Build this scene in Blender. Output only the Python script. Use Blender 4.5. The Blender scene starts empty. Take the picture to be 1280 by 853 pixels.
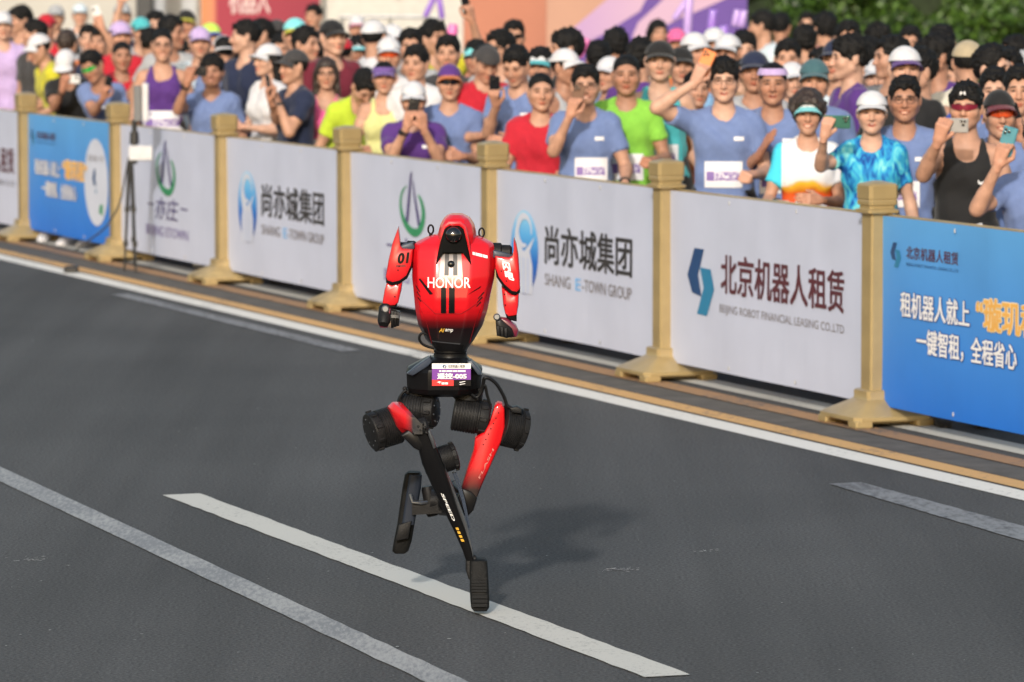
import bpy, math, random
import numpy as np
from mathutils import Vector, Matrix
from mathutils.bvhtree import BVHTree

random.seed(7)
RNG = np.random.RandomState(11)
SC = bpy.context.scene
COL = SC.collection
R = math.radians

# ------------------------------------------------------------------ camera
F_PX = 5500.0            # focal length in pixels of a 1280 px wide frame
CAM_H = 2.2
CX, CY, HORIZON = 640.0, 426.5, -55.75
PITCH = math.atan((CY - HORIZON) / F_PX)
cam_d = bpy.data.cameras.new('camera')
cam = bpy.data.objects.new('camera', cam_d)
COL.objects.link(cam)
cam.location = (0, 0, CAM_H)
cam.rotation_euler = (math.pi / 2 - PITCH, 0, 0)
cam_d.sensor_width = 36
cam_d.lens = 36 * F_PX / 1280
cam_d.clip_start = 0.5
cam_d.clip_end = 3000
cam_d.dof.use_dof = True
cam_d.dof.focus_distance = 14.72
cam_d.dof.aperture_fstop = 5.2
cam_d.dof.aperture_blades = 9
SC.camera = cam

# ------------------------------------------------------------------ sky, sun, exposure
SUN_EL, SUN_AZ = R(25), R(190.5)      # direction towards the sun: behind the camera, a little left
sun_dir = Vector((math.sin(SUN_AZ) * math.cos(SUN_EL), math.cos(SUN_AZ) * math.cos(SUN_EL), math.sin(SUN_EL)))
world = bpy.data.worlds.new('World')
SC.world = world
world.use_nodes = True
wn = world.node_tree
wn.nodes.clear()
w_out = wn.nodes.new('ShaderNodeOutputWorld')
w_bg = wn.nodes.new('ShaderNodeBackground')
w_sky = wn.nodes.new('ShaderNodeTexSky')
w_sky.sky_type = 'NISHITA'
w_sky.sun_disc = False
w_sky.sun_elevation = SUN_EL
w_sky.sun_rotation = SUN_AZ
w_sky.air_density = 1.6
w_sky.dust_density = 3.2
w_sky.ozone_density = 1.0
w_bg.inputs['Strength'].default_value = 0.15
wn.links.new(w_sky.outputs[0], w_bg.inputs['Color'])
wn.links.new(w_bg.outputs[0], w_out.inputs['Surface'])
sun_d = bpy.data.lights.new('sun', 'SUN')
sun_d.energy = 2.3
sun_d.angle = R(2.6)
sun_d.color = (1.0, 0.97, 0.925)
sun = bpy.data.objects.new('sun', sun_d)
COL.objects.link(sun)
sun.rotation_euler = sun_dir.to_track_quat('Z', 'Y').to_euler()
SC.view_settings.view_transform = 'Standard'
SC.view_settings.look = 'None'
SC.view_settings.exposure = 0.22
SC.view_settings.gamma = 1.0
SC.render.engine = 'CYCLES'
SC.cycles.max_bounces = 5

# ------------------------------------------------------------------ picture <-> place
_cp, _sp = math.cos(PITCH), math.sin(PITCH)


def ray(x, y):
    a = -(y - CY) / F_PX
    return Vector(((x - CX) / F_PX, _cp + a * _sp, -_sp + a * _cp))


def at_z(x, y, z=0.0):
    d = ray(x, y)
    return Vector((0, 0, CAM_H)) + d * ((z - CAM_H) / d.z)


def at_y(x, y, Y):
    d = ray(x, y)
    return Vector((0, 0, CAM_H)) + d * (Y / d.y)


# ------------------------------------------------------------------ materials
MATS = {}


def new_mat(name):
    m = bpy.data.materials.new(name)
    m.use_nodes = True
    return m, m.node_tree, m.node_tree.nodes['Principled BSDF']


def mat(name, col=(.5, .5, .5), rough=.6, metal=0.0, var=.12, scale=9.0, bump=0.0, bscale=60.0, coat=0.0, spec=.5, sheen=0.0):
    """plain surface with a little uneven tone and relief"""
    if name in MATS:
        return MATS[name]
    m, nt, b = new_mat(name)
    N, L = nt.nodes, nt.links
    tc = N.new('ShaderNodeTexCoord')
    nz = N.new('ShaderNodeTexNoise')
    nz.inputs['Scale'].default_value = scale
    nz.inputs['Detail'].default_value = 5
    L.new(tc.outputs['Object'], nz.inputs['Vector'])
    mr = N.new('ShaderNodeMapRange')
    mr.inputs['From Min'].default_value = .3
    mr.inputs['From Max'].default_value = .7
    mr.inputs['To Min'].default_value = 1 - var
    mr.inputs['To Max'].default_value = 1 + var
    L.new(nz.outputs['Fac'], mr.inputs['Value'])
    mx = N.new('ShaderNodeVectorMath')
    mx.operation = 'SCALE'
    mx.inputs[0].default_value = col
    L.new(mr.outputs[0], mx.inputs['Scale'])
    L.new(mx.outputs[0], b.inputs['Base Color'])
    b.inputs['Roughness'].default_value = rough
    b.inputs['Metallic'].default_value = metal
    b.inputs['Specular IOR Level'].default_value = spec
    if coat:
        b.inputs['Coat Weight'].default_value = coat
        b.inputs['Coat Roughness'].default_value = .06
    if sheen:
        b.inputs['Sheen Weight'].default_value = sheen
    if bump:
        n2 = N.new('ShaderNodeTexNoise')
        n2.inputs['Scale'].default_value = bscale
        n2.inputs['Detail'].default_value = 4
        L.new(tc.outputs['Object'], n2.inputs['Vector'])
        bp = N.new('ShaderNodeBump')
        bp.inputs['Strength'].default_value = bump
        bp.inputs['Distance'].default_value = .01
        L.new(n2.outputs['Fac'], bp.inputs['Height'])
        L.new(bp.outputs[0], b.inputs['Normal'])
    MATS[name] = m
    return m


def ramp_mat(name, axis, stops, rough=.4, metal=0.0, coat=0.0, spec=.5, noise=0.0, nscale=8.0):
    """colour that really changes along one axis of the thing (painted fade); stops = [(pos_in_metres, rgb)]"""
    if name in MATS:
        return MATS[name]
    m, nt, b = new_mat(name)
    N, L = nt.nodes, nt.links
    tc = N.new('ShaderNodeTexCoord')
    sx = N.new('ShaderNodeSeparateXYZ')
    L.new(tc.outputs['Object'], sx.inputs[0])
    lo, hi = stops[0][0], stops[-1][0]
    mr = N.new('ShaderNodeMapRange')
    mr.inputs['From Min'].default_value = lo
    mr.inputs['From Max'].default_value = hi
    val = sx.outputs[axis]
    if noise:
        nz = N.new('ShaderNodeTexNoise')
        nz.inputs['Scale'].default_value = nscale
        L.new(tc.outputs['Object'], nz.inputs['Vector'])
        ad = N.new('ShaderNodeMath')
        ad.operation = 'MULTIPLY_ADD'
        ad.inputs[1].default_value = noise
        L.new(nz.outputs['Fac'], ad.inputs[0])
        L.new(val, ad.inputs[2])
        val = ad.outputs[0]
    L.new(val, mr.inputs['Value'])
    cr = N.new('ShaderNodeValToRGB')
    el = cr.color_ramp.elements
    while len(el) < len(stops):
        el.new(.5)
    for e, (p, c) in zip(el, stops):
        e.position = (p - lo) / (hi - lo)
        e.color = (*c, 1)
    L.new(mr.outputs[0], cr.inputs[0])
    L.new(cr.outputs[0], b.inputs['Base Color'])
    b.inputs['Roughness'].default_value = rough
    b.inputs['Metallic'].default_value = metal
    b.inputs['Specular IOR Level'].default_value = spec
    if coat:
        b.inputs['Coat Weight'].default_value = coat
        b.inputs['Coat Roughness'].default_value = .05
    MATS[name] = m
    return m


# ------------------------------------------------------------------ objects
def setp(o, label=None, cat=None, group=None, kind=None):
    for k, v in (('label', label), ('category', cat), ('group', group), ('kind', kind)):
        if v:
            o[k] = v
    return o


def empty(name, loc=(0, 0, 0), rot=(0, 0, 0), label=None, cat=None, group=None):
    o = bpy.data.objects.new(name, None)
    o.empty_display_size = .1
    COL.objects.link(o)
    o.location = loc
    o.rotation_euler = rot
    return setp(o, label, cat, group)


def link(name, me, m, parent=None, local=None):
    """a mesh object whose material sits on the object, so alike pieces can share the mesh"""
    o = bpy.data.objects.new(name, me)
    COL.objects.link(o)
    if m is not None:
        if not me.materials:
            me.materials.append(m)
        o.material_slots[0].link = 'OBJECT'
        o.material_slots[0].material = m
    if parent is not None:
        o.parent = parent
    if local is not None:
        o.matrix_local = local
    return o


class MB:
    def __init__(s):
        s.v, s.f = [], []

    def add(s, vs, fs, M=None):
        n = len(s.v)
        for p in vs:
            p = Vector(p)
            s.v.append(M @ p if M else p)
        for f in fs:
            s.f.append([i + n for i in f])
        return s

    def box(s, a, b, M=None, bev=0.0):
        (x0, y0, z0), (x1, y1, z1) = a, b
        if not bev:
            vs = [(x0, y0, z0), (x1, y0, z0), (x1, y1, z0), (x0, y1, z0), (x0, y0, z1), (x1, y0, z1), (x1, y1, z1), (x0, y1, z1)]
            fs = [(0, 3, 2, 1), (4, 5, 6, 7), (0, 1, 5, 4), (1, 2, 6, 5), (2, 3, 7, 6), (3, 0, 4, 7)]
            return s.add(vs, fs, M)
        e = bev
        lo = [(x0 + e, y0), (x1 - e, y0), (x1, y0 + e), (x1, y1 - e), (x1 - e, y1), (x0 + e, y1), (x0, y1 - e), (x0, y0 + e)]
        cxm, cym = (x0 + x1) / 2, (y0 + y1) / 2
        fx, fy = 1 - e / (x1 - x0) * 2, 1 - e / (y1 - y0) * 2
        sm = [(cxm + (x - cxm) * fx, cym + (y - cym) * fy) for x, y in lo]
        return s.loft([[(x, y, z0) for x, y in sm], [(x, y, z0 + e) for x, y in lo], [(x, y, z1 - e) for x, y in lo], [(x, y, z1) for x, y in sm]], M=M)

    def loft(s, rings, caps=True, M=None, closed=True):
        n = len(rings[0])
        vs = [p for r in rings for p in r]
        fs = []
        for k in range(len(rings) - 1):
            for i in range(n if closed else n - 1):
                j = (i + 1) % n
                fs.append((k * n + i, k * n + j, (k + 1) * n + j, (k + 1) * n + i))
        if caps and closed:
            fs.append(tuple(range(n - 1, -1, -1)))
            fs.append(tuple((len(rings) - 1) * n + i for i in range(n)))
        return s.add(vs, fs, M)

    def tube(s, pts, rad, n=10, caps=True):
        pts = [Vector(p) for p in pts]
        if not hasattr(rad, '__len__'):
            rad = [rad] * len(pts)
        rings = []
        up = Vector((0, 0, 1))
        d0 = (pts[1] - pts[0]).normalized()
        if abs(d0.dot(up)) > .9:
            up = Vector((1, 0, 0))
        u = d0.cross(up).normalized()
        for i, p in enumerate(pts):
            d = (pts[min(i + 1, len(pts) - 1)] - pts[max(i - 1, 0)]).normalized()
            u = (u - d * u.dot(d)).normalized()
            w = d.cross(u)
            rings.append([p + (u * math.cos(t) + w * math.sin(t)) * rad[i] for t in [2 * math.pi * k / n for k in range(n)]])
        return s.loft(rings, caps)

    def lathe(s, prof, n=24, M=None):
        """profile of (radius, height) round local Z"""
        rings = [[(r * math.cos(2 * math.pi * k / n), r * math.sin(2 * math.pi * k / n), z) for k in range(n)] for r, z in prof]
        return s.loft(rings, True, M)

    def prism(s, poly, y0, y1, ch=.006, M=None):
        """outline (x,z) given depth along Y with rounded-off rims"""
        c = Vector((sum(p[0] for p in poly) / len(poly), sum(p[1] for p in poly) / len(poly)))
        area = sum(poly[i][0] * poly[(i + 1) % len(poly)][1] - poly[(i + 1) % len(poly)][0] * poly[i][1] for i in range(len(poly)))
        if area < 0:
            poly = poly[::-1]

        def inset(e):
            out = []
            for p in poly:
                v = Vector(p) - c
                l = v.length
                v = v * max(.2, (l - e) / l) if l > 1e-6 else v
                out.append((c.x + v.x, c.y + v.y))
            return out
        rings = []
        for e, y in ((ch, y0), (ch * .3, y0 + ch * .3), (0, y0 + ch), (0, y1 - ch), (ch * .3, y1 - ch * .3), (ch, y1)):
            rings.append([(x, y, z) for x, z in inset(e)])
        return s.loft(rings, True, M)

    def mesh(s, name, smooth=None):
        me = bpy.data.meshes.new(name)
        me.from_pydata([tuple(v) for v in s.v], [], s.f)
        me.update()
        if smooth is not None:
            me.polygons.foreach_set('use_smooth', [True] * len(me.polygons))
            if smooth < 180:
                me.set_sharp_from_angle(angle=R(smooth))
        return me

    def build(s, name, m, parent=None, smooth=35, local=None):
        return link(name, s.mesh(name, smooth), m, parent, local)


# ------------------------------------------------------------------ lettering
_txt = {}


def text_geo(body, shear=0.0):
    k = (body, shear)
    if k not in _txt:
        cu = bpy.data.curves.new('lettering', 'FONT')
        cu.body = body
        cu.shear = shear
        cu.resolution_u = 3
        o = bpy.data.objects.new('lettering', cu)
        COL.objects.link(o)
        bpy.context.view_layer.update()
        me = o.evaluated_get(bpy.context.evaluated_depsgraph_get()).to_mesh()
        vs = np.array([v.co[:2] for v in me.vertices])
        fs = [list(p.vertices) for p in me.polygons]
        bpy.data.objects.remove(o)
        bpy.data.curves.remove(cu)
        lo, hi = vs.min(0), vs.max(0)
        _txt[k] = ((vs - lo) / (hi - lo), fs, (hi - lo))
    return _txt[k]


def text_into(mb, body, fn, bold=0.0, shear=0.0):
    """fn maps the unit box (s,t) of the words to a place; bold thickens the strokes by that share of the letter height"""
    vs, fs, ext = text_geo(body, shear)
    o = Vector(fn(0, 0))
    n = (Vector(fn(1, 0)) - o).cross(Vector(fn(0, 1)) - o).normalized()
    sh = [(0, 0)]
    if bold:
        bx, by = bold * ext[1] / ext[0], bold * .7
        sh = [(bx, by), (-bx, by), (bx, -by), (-bx, -by), (0, 0)]
        if bold > .04:
            sh = [(bx * 1.3, 0), (-bx * 1.3, 0), (0, by * 1.4), (0, -by * 1.4)] + sh
    for k, (dx, dy) in enumerate(sh):
        mb.add([Vector(fn(float(a) + dx, float(b) + dy)) + n * (k * .00022) for a, b in vs], fs)
# ------------------------------------------------------------------ ground and road markings
def asphalt():
    m, nt, b = new_mat('asphalt')
    N, L = nt.nodes, nt.links
    tc = N.new('ShaderNodeTexCoord')

    def noise(scale, detail=6, sx=None):
        n = N.new('ShaderNodeTexNoise')
        n.inputs['Scale'].default_value = scale
        n.inputs['Detail'].default_value = detail
        if sx:
            mp = N.new('ShaderNodeMapping')
            mp.inputs['Rotation'].default_value = (0, 0, R(-22))
            mp.inputs['Scale'].default_value = sx
            L.new(tc.outputs['Object'], mp.inputs[0])
            L.new(mp.outputs[0], n.inputs['Vector'])
        else:
            L.new(tc.outputs['Object'], n.inputs['Vector'])
        return n

    def mr(src, a, c, f0=.3, f1=.7):
        q = N.new('ShaderNodeMapRange')
        q.inputs['From Min'].default_value = f0
        q.inputs['From Max'].default_value = f1
        q.inputs['To Min'].default_value = a
        q.inputs['To Max'].default_value = c
        L.new(src, q.inputs['Value'])
        return q.outputs[0]
    big = mr(noise(.5, 4).outputs['Fac'], .88, 1.12)
    lane = mr(noise(1.0, 4, (2.6, .10, 1)).outputs['Fac'], .80, 1.20)
    grit = mr(noise(85, 4).outputs['Fac'], .52, 1.48)
    vor = N.new('ShaderNodeTexVoronoi')
    vor.inputs['Scale'].default_value = 110
    L.new(tc.outputs['Object'], vor.inputs['Vector'])
    spk = mr(vor.outputs['Color'], 1.0, 1.55, .93, 1.0)
    acc = None
    for s in (big, lane, grit, spk):
        if acc is None:
            acc = s
        else:
            mu = N.new('ShaderNodeMath')
            mu.operation = 'MULTIPLY'
            L.new(acc, mu.inputs[0])
            L.new(s, mu.inputs[1])
            acc = mu.outputs[0]
    sc = N.new('ShaderNodeVectorMath')
    sc.operation = 'SCALE'
    sc.inputs[0].default_value = (.072, .0725, .0742)
    L.new(acc, sc.inputs['Scale'])
    L.new(sc.outputs[0], b.inputs['Base Color'])
    b.inputs['Roughness'].default_value = .86
    b.inputs['Specular IOR Level'].default_value = .25
    bp = N.new('ShaderNodeBump')
    bp.inputs['Strength'].default_value = .45
    bp.inputs['Distance'].default_value = .006
    L.new(vor.outputs['Distance'], bp.inputs['Height'])
    L.new(bp.outputs[0], b.inputs['Normal'])
    return m


def paint(name, col, wear=.5, under=(.075, .075, .078), fine=26.0, streak=None):
    """road paint worn through to the asphalt in scattered flecks"""
    m, nt, b = new_mat(name)
    N, L = nt.nodes, nt.links
    tc = N.new('ShaderNodeTexCoord')
    mp = N.new('ShaderNodeMapping')
    mp.inputs['Rotation'].default_value = (0, 0, R(-22))
    mp.inputs['Scale'].default_value = streak or (1, 1, 1)
    L.new(tc.outputs['Object'], mp.inputs[0])
    n1 = N.new('ShaderNodeTexNoise')
    n1.inputs['Scale'].default_value = fine
    n1.inputs['Detail'].default_value = 8
    n1.inputs['Roughness'].default_value = .7
    L.new(mp.outputs[0], n1.inputs['Vector'])
    n2 = N.new('ShaderNodeTexNoise')
    n2.inputs['Scale'].default_value = 1.3
    n2.inputs['Detail'].default_value = 3
    L.new(tc.outputs['Object'], n2.inputs['Vector'])
    ad = N.new('ShaderNodeMath')
    ad.operation = 'MULTIPLY_ADD'
    ad.inputs[1].default_value = .55
    L.new(n2.outputs['Fac'], ad.inputs[0])
    L.new(n1.outputs['Fac'], ad.inputs[2])
    mr = N.new('ShaderNodeMapRange')
    mr.inputs['From Min'].default_value = .45 + wear * .5
    mr.inputs['From Max'].default_value = .68 + wear * .5
    L.new(ad.outputs[0], mr.inputs['Value'])
    mx = N.new('ShaderNodeMix')
    mx.data_type = 'RGBA'
    mx.inputs[6].default_value = (*col, 1)
    mx.inputs[7].default_value = (*under, 1)
    L.new(mr.outputs[0], mx.inputs[0])
    L.new(mx.outputs[2], b.inputs['Base Color'])
    b.inputs['Roughness'].default_value = .7
    bp = N.new('ShaderNodeBump')
    bp.inputs['Strength'].default_value = .3
    bp.inputs['Distance'].default_value = .004
    L.new(n1.outputs['Fac'], bp.inputs['Height'])
    L.new(bp.outputs[0], b.inputs['Normal'])
    return m


g = MB()
g.add([(-900, -60, 0), (900, -60, 0), (900, 2500, 0), (-900, 2500, 0)], [(0, 1, 2, 3)])
setp(g.build('road_ground', asphalt(), smooth=None), 'dark grey asphalt road surface', kind='structure')

AZ = .38767
BD = Vector((-math.sin(AZ), math.cos(AZ), 0))       # along the barrier, away from the camera
BE = -BD                                            # along the barrier, to the right in the picture
BN = Vector((BE.y, -BE.x, 0))                       # from the barrier out to the runners' lane
POST6 = Vector((1.7145, 20.6254, 0))
SPACE = 2.4115


def strip(name, off, width, m, t0=-8.0, t1=60.0, z=.004, label=''):
    """a long line parallel to the barrier, off metres out from its axis"""
    a = POST6 + BN * (off - width / 2)
    c = POST6 + BN * (off + width / 2)
    mb = MB()
    k = 24
    vs, fs = [], []
    for i in range(k + 1):
        t = t0 + (t1 - t0) * i / k
        vs += [a + BD * t + Vector((0, 0, z)), c + BD * t + Vector((0, 0, z))]
    for i in range(k):
        fs.append((2 * i, 2 * i + 1, 2 * i + 3, 2 * i + 2))
    mb.add(vs, fs)
    o = mb.build(name, m, smooth=None)
    o.data.flip_normals()
    return setp(o, label, kind='structure')


M_WHITE_LINE = paint('white_road_paint', (.72, .70, .65), wear=.80)
M_YELLOW_LINE = paint('yellow_road_paint', (.60, .35, .13), wear=.72)
M_RUST_LINE = paint('rusty_yellow_road_paint', (.34, .19, .085), wear=.62)
M_OLD_LINE = paint('old_white_road_paint', (.55, .535, .49), wear=.78, fine=60)
M_GHOST = paint('covered_grey_road_paint', (.22, .225, .235), wear=.52, fine=30, streak=(1, .4, 1))
M_STREAK = paint('scraped_grey_road_paint', (.36, .36, .355), wear=.40, under=(.20, .205, .215), fine=30, streak=(2.2, .45, 1))
M_SEAM = mat('tar_band', (.05, .05, .054), .9, var=.2, scale=14, bump=.3, bscale=120)

strip('solid_white_marking', .712, .155, M_WHITE_LINE, label='solid white line painted beside the yellow line')
strip('yellow_marking', .54, .13, M_YELLOW_LINE, label='yellow line on the runners side of the barrier')
strip('yellow_marking', .155, .14, M_RUST_LINE, label='yellow line running under the barrier boards')
strip('solid_white_marking', -.10, .19, M_OLD_LINE, label='worn white line beneath the barrier boards')
strip('resurfaced_band', .35, .22, mat('older_asphalt', (.088, .08, .072), .9, var=.25, scale=7, bump=.3, bscale=150), z=.002,
      label='browner strip of old asphalt between the two yellow lines')


def quad_marking(name, pts, m, label, z=.004):
    """a painted bar with slightly ragged edges between four ground points (picture corners, clockwise)"""
    a, b_, c, d = [at_z(x, y) for x, y in pts]
    n = 60
    vs, fs = [], []
    for i in range(n + 1):
        t = i / n
        p, q = a.lerp(b_, t), d.lerp(c, t)
        e = random.uniform(-.004, .004)
        f = random.uniform(-.004, .004)
        u = (p - q).normalized()
        vs += [p + u * e + Vector((0, 0, z)), q + u * f + Vector((0, 0, z))]
    for i in range(n):
        fs.append((2 * i, 2 * i + 1, 2 * i + 3, 2 * i + 2))
    mb = MB()
    mb.add(vs, fs)
    return setp(mb.build(name, m, smooth=None), label, kind='structure')


quad_marking('lane_dash', [(250, 618), (863, 845), (806, 848), (204, 620)], M_OLD_LINE, 'white lane dash under the running robot')
quad_marking('scraped_marking', [(-40, 566), (640, 879), (585, 879), (-40, 584)], M_STREAK, 'scraped grey line slanting across the near lane')
quad_marking('covered_dash', [(1076, 604), (1420, 697), (1400, 713), (1036, 606)], M_GHOST, 'blacked out grey dash near the right edge')
quad_marking('covered_dash', [(160, 368), (452, 439), (428, 441), (140, 369)], M_GHOST, 'blacked out grey dash beside the white line')

# scattered flecks on the asphalt: paint drops, grit, small stains
fl = MB()
for i in range(110):
    x, y = random.uniform(0, 1280), random.uniform(400, 853)
    p = at_z(x, y)
    if (p - POST6).dot(BN) < 1.0:
        continue
    r = random.choice([.003, .003, .004, .005, .007])
    n = 6
    a0 = random.random() * 6
    fl.add([p + Vector((math.cos(a0 + k) * r * random.uniform(.5, 1.4), math.sin(a0 + k) * r * random.uniform(.5, 1.6), .0035)) for k in range(n)], [tuple(range(n))])
setp(fl.build('grit', mat('pale_grit', (.30, .30, .29), .8), smooth=None), 'small pale flecks of grit on the asphalt', 'grit', kind='stuff')
sm = MB()
for (x, y, n_) in ((772, 713, 46), (41, 700, 24), (880, 690, 10)):
    p0 = at_z(x, y)
    for k in range(n_):
        p = p0 + Vector((random.gauss(0, .035), random.gauss(0, .03), .0035))
        r = random.uniform(.002, .006)
        sm.add([p + Vector((math.cos(t) * r * random.uniform(.6, 2.2), math.sin(t) * r, 0)) for t in np.linspace(0, 5.2, 6)], [tuple(range(6))])
setp(sm.build('paint_scuff', mat('white_scuff', (.34, .33, .32), .8, var=.5, scale=60), smooth=None), 'white scuff mark on the asphalt', 'scuff', kind='stuff')

# ------------------------------------------------------------------ barrier posts and boards
M_GOLD = mat('gold_paint', (.37, .275, .13), .36, metal=.2, var=.14, scale=6, bump=.05, bscale=40, coat=.25)
M_DIRTYGOLD = mat('dusty_gold_paint', (.38, .285, .14), .5, metal=.2, var=.3, scale=9, bump=.08, bscale=30)
M_DARKGAP = mat('dark_rubber', (.02, .02, .02), .8)
M_STEEL = mat('zinc_steel', (.55, .55, .55), .35, metal=.9)


def post_meshes():
    sh = MB()
    w = .056
    sh.box((-w, -w, .09), (w, w, 1.03), bev=.009)
    cap = MB()
    # collar, neck, block with a shallow pyramid
    c = .076

    def sq(r, z, e=.014):
        return [(r - e, -r, z), (r, -r + e, z), (r, r - e, z), (r - e, r, z), (-r + e, r, z), (-r, r - e, z), (-r, -r + e, z), (-r + e, -r, z)]
    cap.loft([sq(.078, .995), sq(.082, 1.0), sq(.082, 1.012), sq(.066, 1.018), sq(.066, 1.032), sq(.074, 1.036), sq(.075, 1.052), sq(.0725, 1.056),
              sq(.0725, 1.061), sq(.0755, 1.065), sq(.0755, 1.125), sq(.068, 1.134), sq(.02, 1.147, .006)])
    ba = MB()
    # flared foot standing on four pads
    ba.loft([sq(.20, .03, .03), sq(.205, .036, .03), sq(.205, .052, .03), sq(.19, .064, .03), sq(.085, .122), sq(.082, .128), sq(.082, .16), sq(.074, .166)])
    pads = MB()
    for sx in (-1, 1):
        for sy in (-1, 1):
            x0, x1 = sorted((sx * .205, sx * .115))
            y0, y1 = sorted((sy * .205, sy * .115))
            pads.box((x0, y0, .0), (x1, y1, .04), bev=.008)
    for sx in (-1, 1):
        pads.loft([[(sx * .115, -.196, .03), (sx * .085, -.196, .034), (sx * .085, .196, .034), (sx * .115, .196, .03)],
                   [(sx * .115, -.196, .012), (sx * .112, -.196, .012), (sx * .112, .196, .012), (sx * .115, .196, .012)]])
    return sh.mesh('shaft', 30), cap.mesh('cap', 30), ba.mesh('base', 30), pads.mesh('feet', 30)


PM = post_meshes()
POST_LABELS = ['gold barrier post at far left edge, left of blue board', 'gold barrier post right of far blue board, behind the tripod',
               'gold barrier post left of the distant blue oval logo board', 'gold barrier post with scuffed foot, left of the robot',
               'gold barrier post directly behind the robot', 'gold barrier post between oval logo board and maroon lettered board',
               'nearest gold barrier post, left of the big blue board']
for i in range(8):
    p = POST6 + BD * SPACE * (6 - i)
    if i == 7:
        continue
    e = empty('barrier_post', p, (0, 0, math.atan2(BE.y, BE.x)), POST_LABELS[i], 'barrier post', 'gold posts of the road barrier')
    link('shaft', PM[0], M_GOLD, e)
    link('cap', PM[1], M_GOLD, e)
    link('base', PM[2], M_DIRTYGOLD if i in (1, 2, 3) else M_GOLD, e)
    link('feet', PM[3], M_DIRTYGOLD if i in (1, 2, 3) else M_GOLD, e)

PT, PB = .984, .092          # board top and bottom heights


def vinyl(name, col, rough=.55):
    m, nt, b = new_mat(name)
    N, L = nt.nodes, nt.links
    tc = N.new('ShaderNodeTexCoord')
    nz = N.new('ShaderNodeTexNoise')
    nz.inputs['Scale'].default_value = 2.2
    nz.inputs['Detail'].default_value = 4
    L.new(tc.outputs['Object'], nz.inputs['Vector'])
    mp = N.new('ShaderNodeMapping')
    mp.inputs['Scale'].default_value = (3.0, .5, 1)
    L.new(tc.outputs['Object'], mp.inputs[0])
    n3 = N.new('ShaderNodeTexNoise')
    n3.inputs['Scale'].default_value = 1.6
    n3.inputs['Detail'].default_value = 2
    L.new(mp.outputs[0], n3.inputs['Vector'])
    bp = N.new('ShaderNodeBump')
    bp.inputs['Strength'].default_value = .1
    bp.inputs['Distance'].default_value = .05
    L.new(n3.outputs['Fac'], bp.inputs['Height'])
    L.new(bp.outputs[0], b.inputs['Normal'])
    if isinstance(col[0], tuple):
        sx = N.new('ShaderNodeSeparateXYZ')
        L.new(tc.outputs['Object'], sx.inputs[0])
        mr = N.new('ShaderNodeMapRange')
        mr.inputs['From Max'].default_value = PT - PB
        L.new(sx.outputs[1], mr.inputs['Value'])
        cr = N.new('ShaderNodeValToRGB')
        for k, c in enumerate(col):
            if k < 2:
                cr.color_ramp.elements[k].color = (*c, 1)
            else:
                pass
        L.new(mr.outputs[0], cr.inputs[0])
        src = cr.outputs[0]
    else:
        rgb = N.new('ShaderNodeRGB')
        rgb.outputs[0].default_value = (*col, 1)
        src = rgb.outputs[0]
    dirt = N.new('ShaderNodeMapRange')
    dirt.inputs['From Min'].default_value = .35
    dirt.inputs['From Max'].default_value = .75
    dirt.inputs['To Min'].default_value = 1.03
    dirt.inputs['To Max'].default_value = .93
    L.new(nz.outputs['Fac'], dirt.inputs['Value'])
    sc = N.new('ShaderNodeVectorMath')
    sc.operation = 'SCALE'
    L.new(src, sc.inputs[0])
    L.new(dirt.outputs[0], sc.inputs['Scale'])
    L.new(sc.outputs[0], b.inputs['Base Color'])
    b.inputs['Roughness'].default_value = rough
    return m


M_VW = vinyl('white_vinyl', (.50, .535, .675))
M_VB = vinyl('blue_vinyl', ((.010, .15, .62), (.10, .34, .70)))
I_BLACK = mat('black_print', (.035, .032, .035), .5, var=.05)
I_MAROON = mat('maroon_print', (.095, .02, .03), .5, var=.05)
I_GREY = mat('grey_print', (.20, .18, .19), .5, var=.05)
I_NAVY = mat('navy_print', (.012, .055, .17), .5, var=.05)
I_TEAL = mat('teal_print', (.02, .19, .36), .5, var=.05)
I_LBLUE = mat('light_blue_print', (.17, .45, .82), .5, var=.05)
I_CYAN = mat('cyan_print', (.16, .55, .85), .5, var=.05)
I_BLUE = mat('blue_print', (.01, .11, .50), .5, var=.05)
I_GREEN = mat('green_print', (.03, .25, .11), .5, var=.05)
I_INDIGO = mat('indigo_print', (.06, .04, .17), .5, var=.05)
I_VIOLET = mat('pale_violet_print', (.20, .16, .36), .5, var=.05)
I_WHITE = mat('white_print', (.78, .77, .78), .5, var=.03)
I_ORANGE = mat('orange_print', (.78, .42, .10), .5, var=.05)
I_SHADOWBLUE = mat('blue_outline_print', (.02, .08, .34), .5, var=.05)
I_CREAM = mat('cream_print', (.80, .66, .42), .5, var=.05)

I_GREYTIE = mat('grey_tie', (.42, .42, .43), .5)
BW = SPACE - .075            # board length


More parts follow.
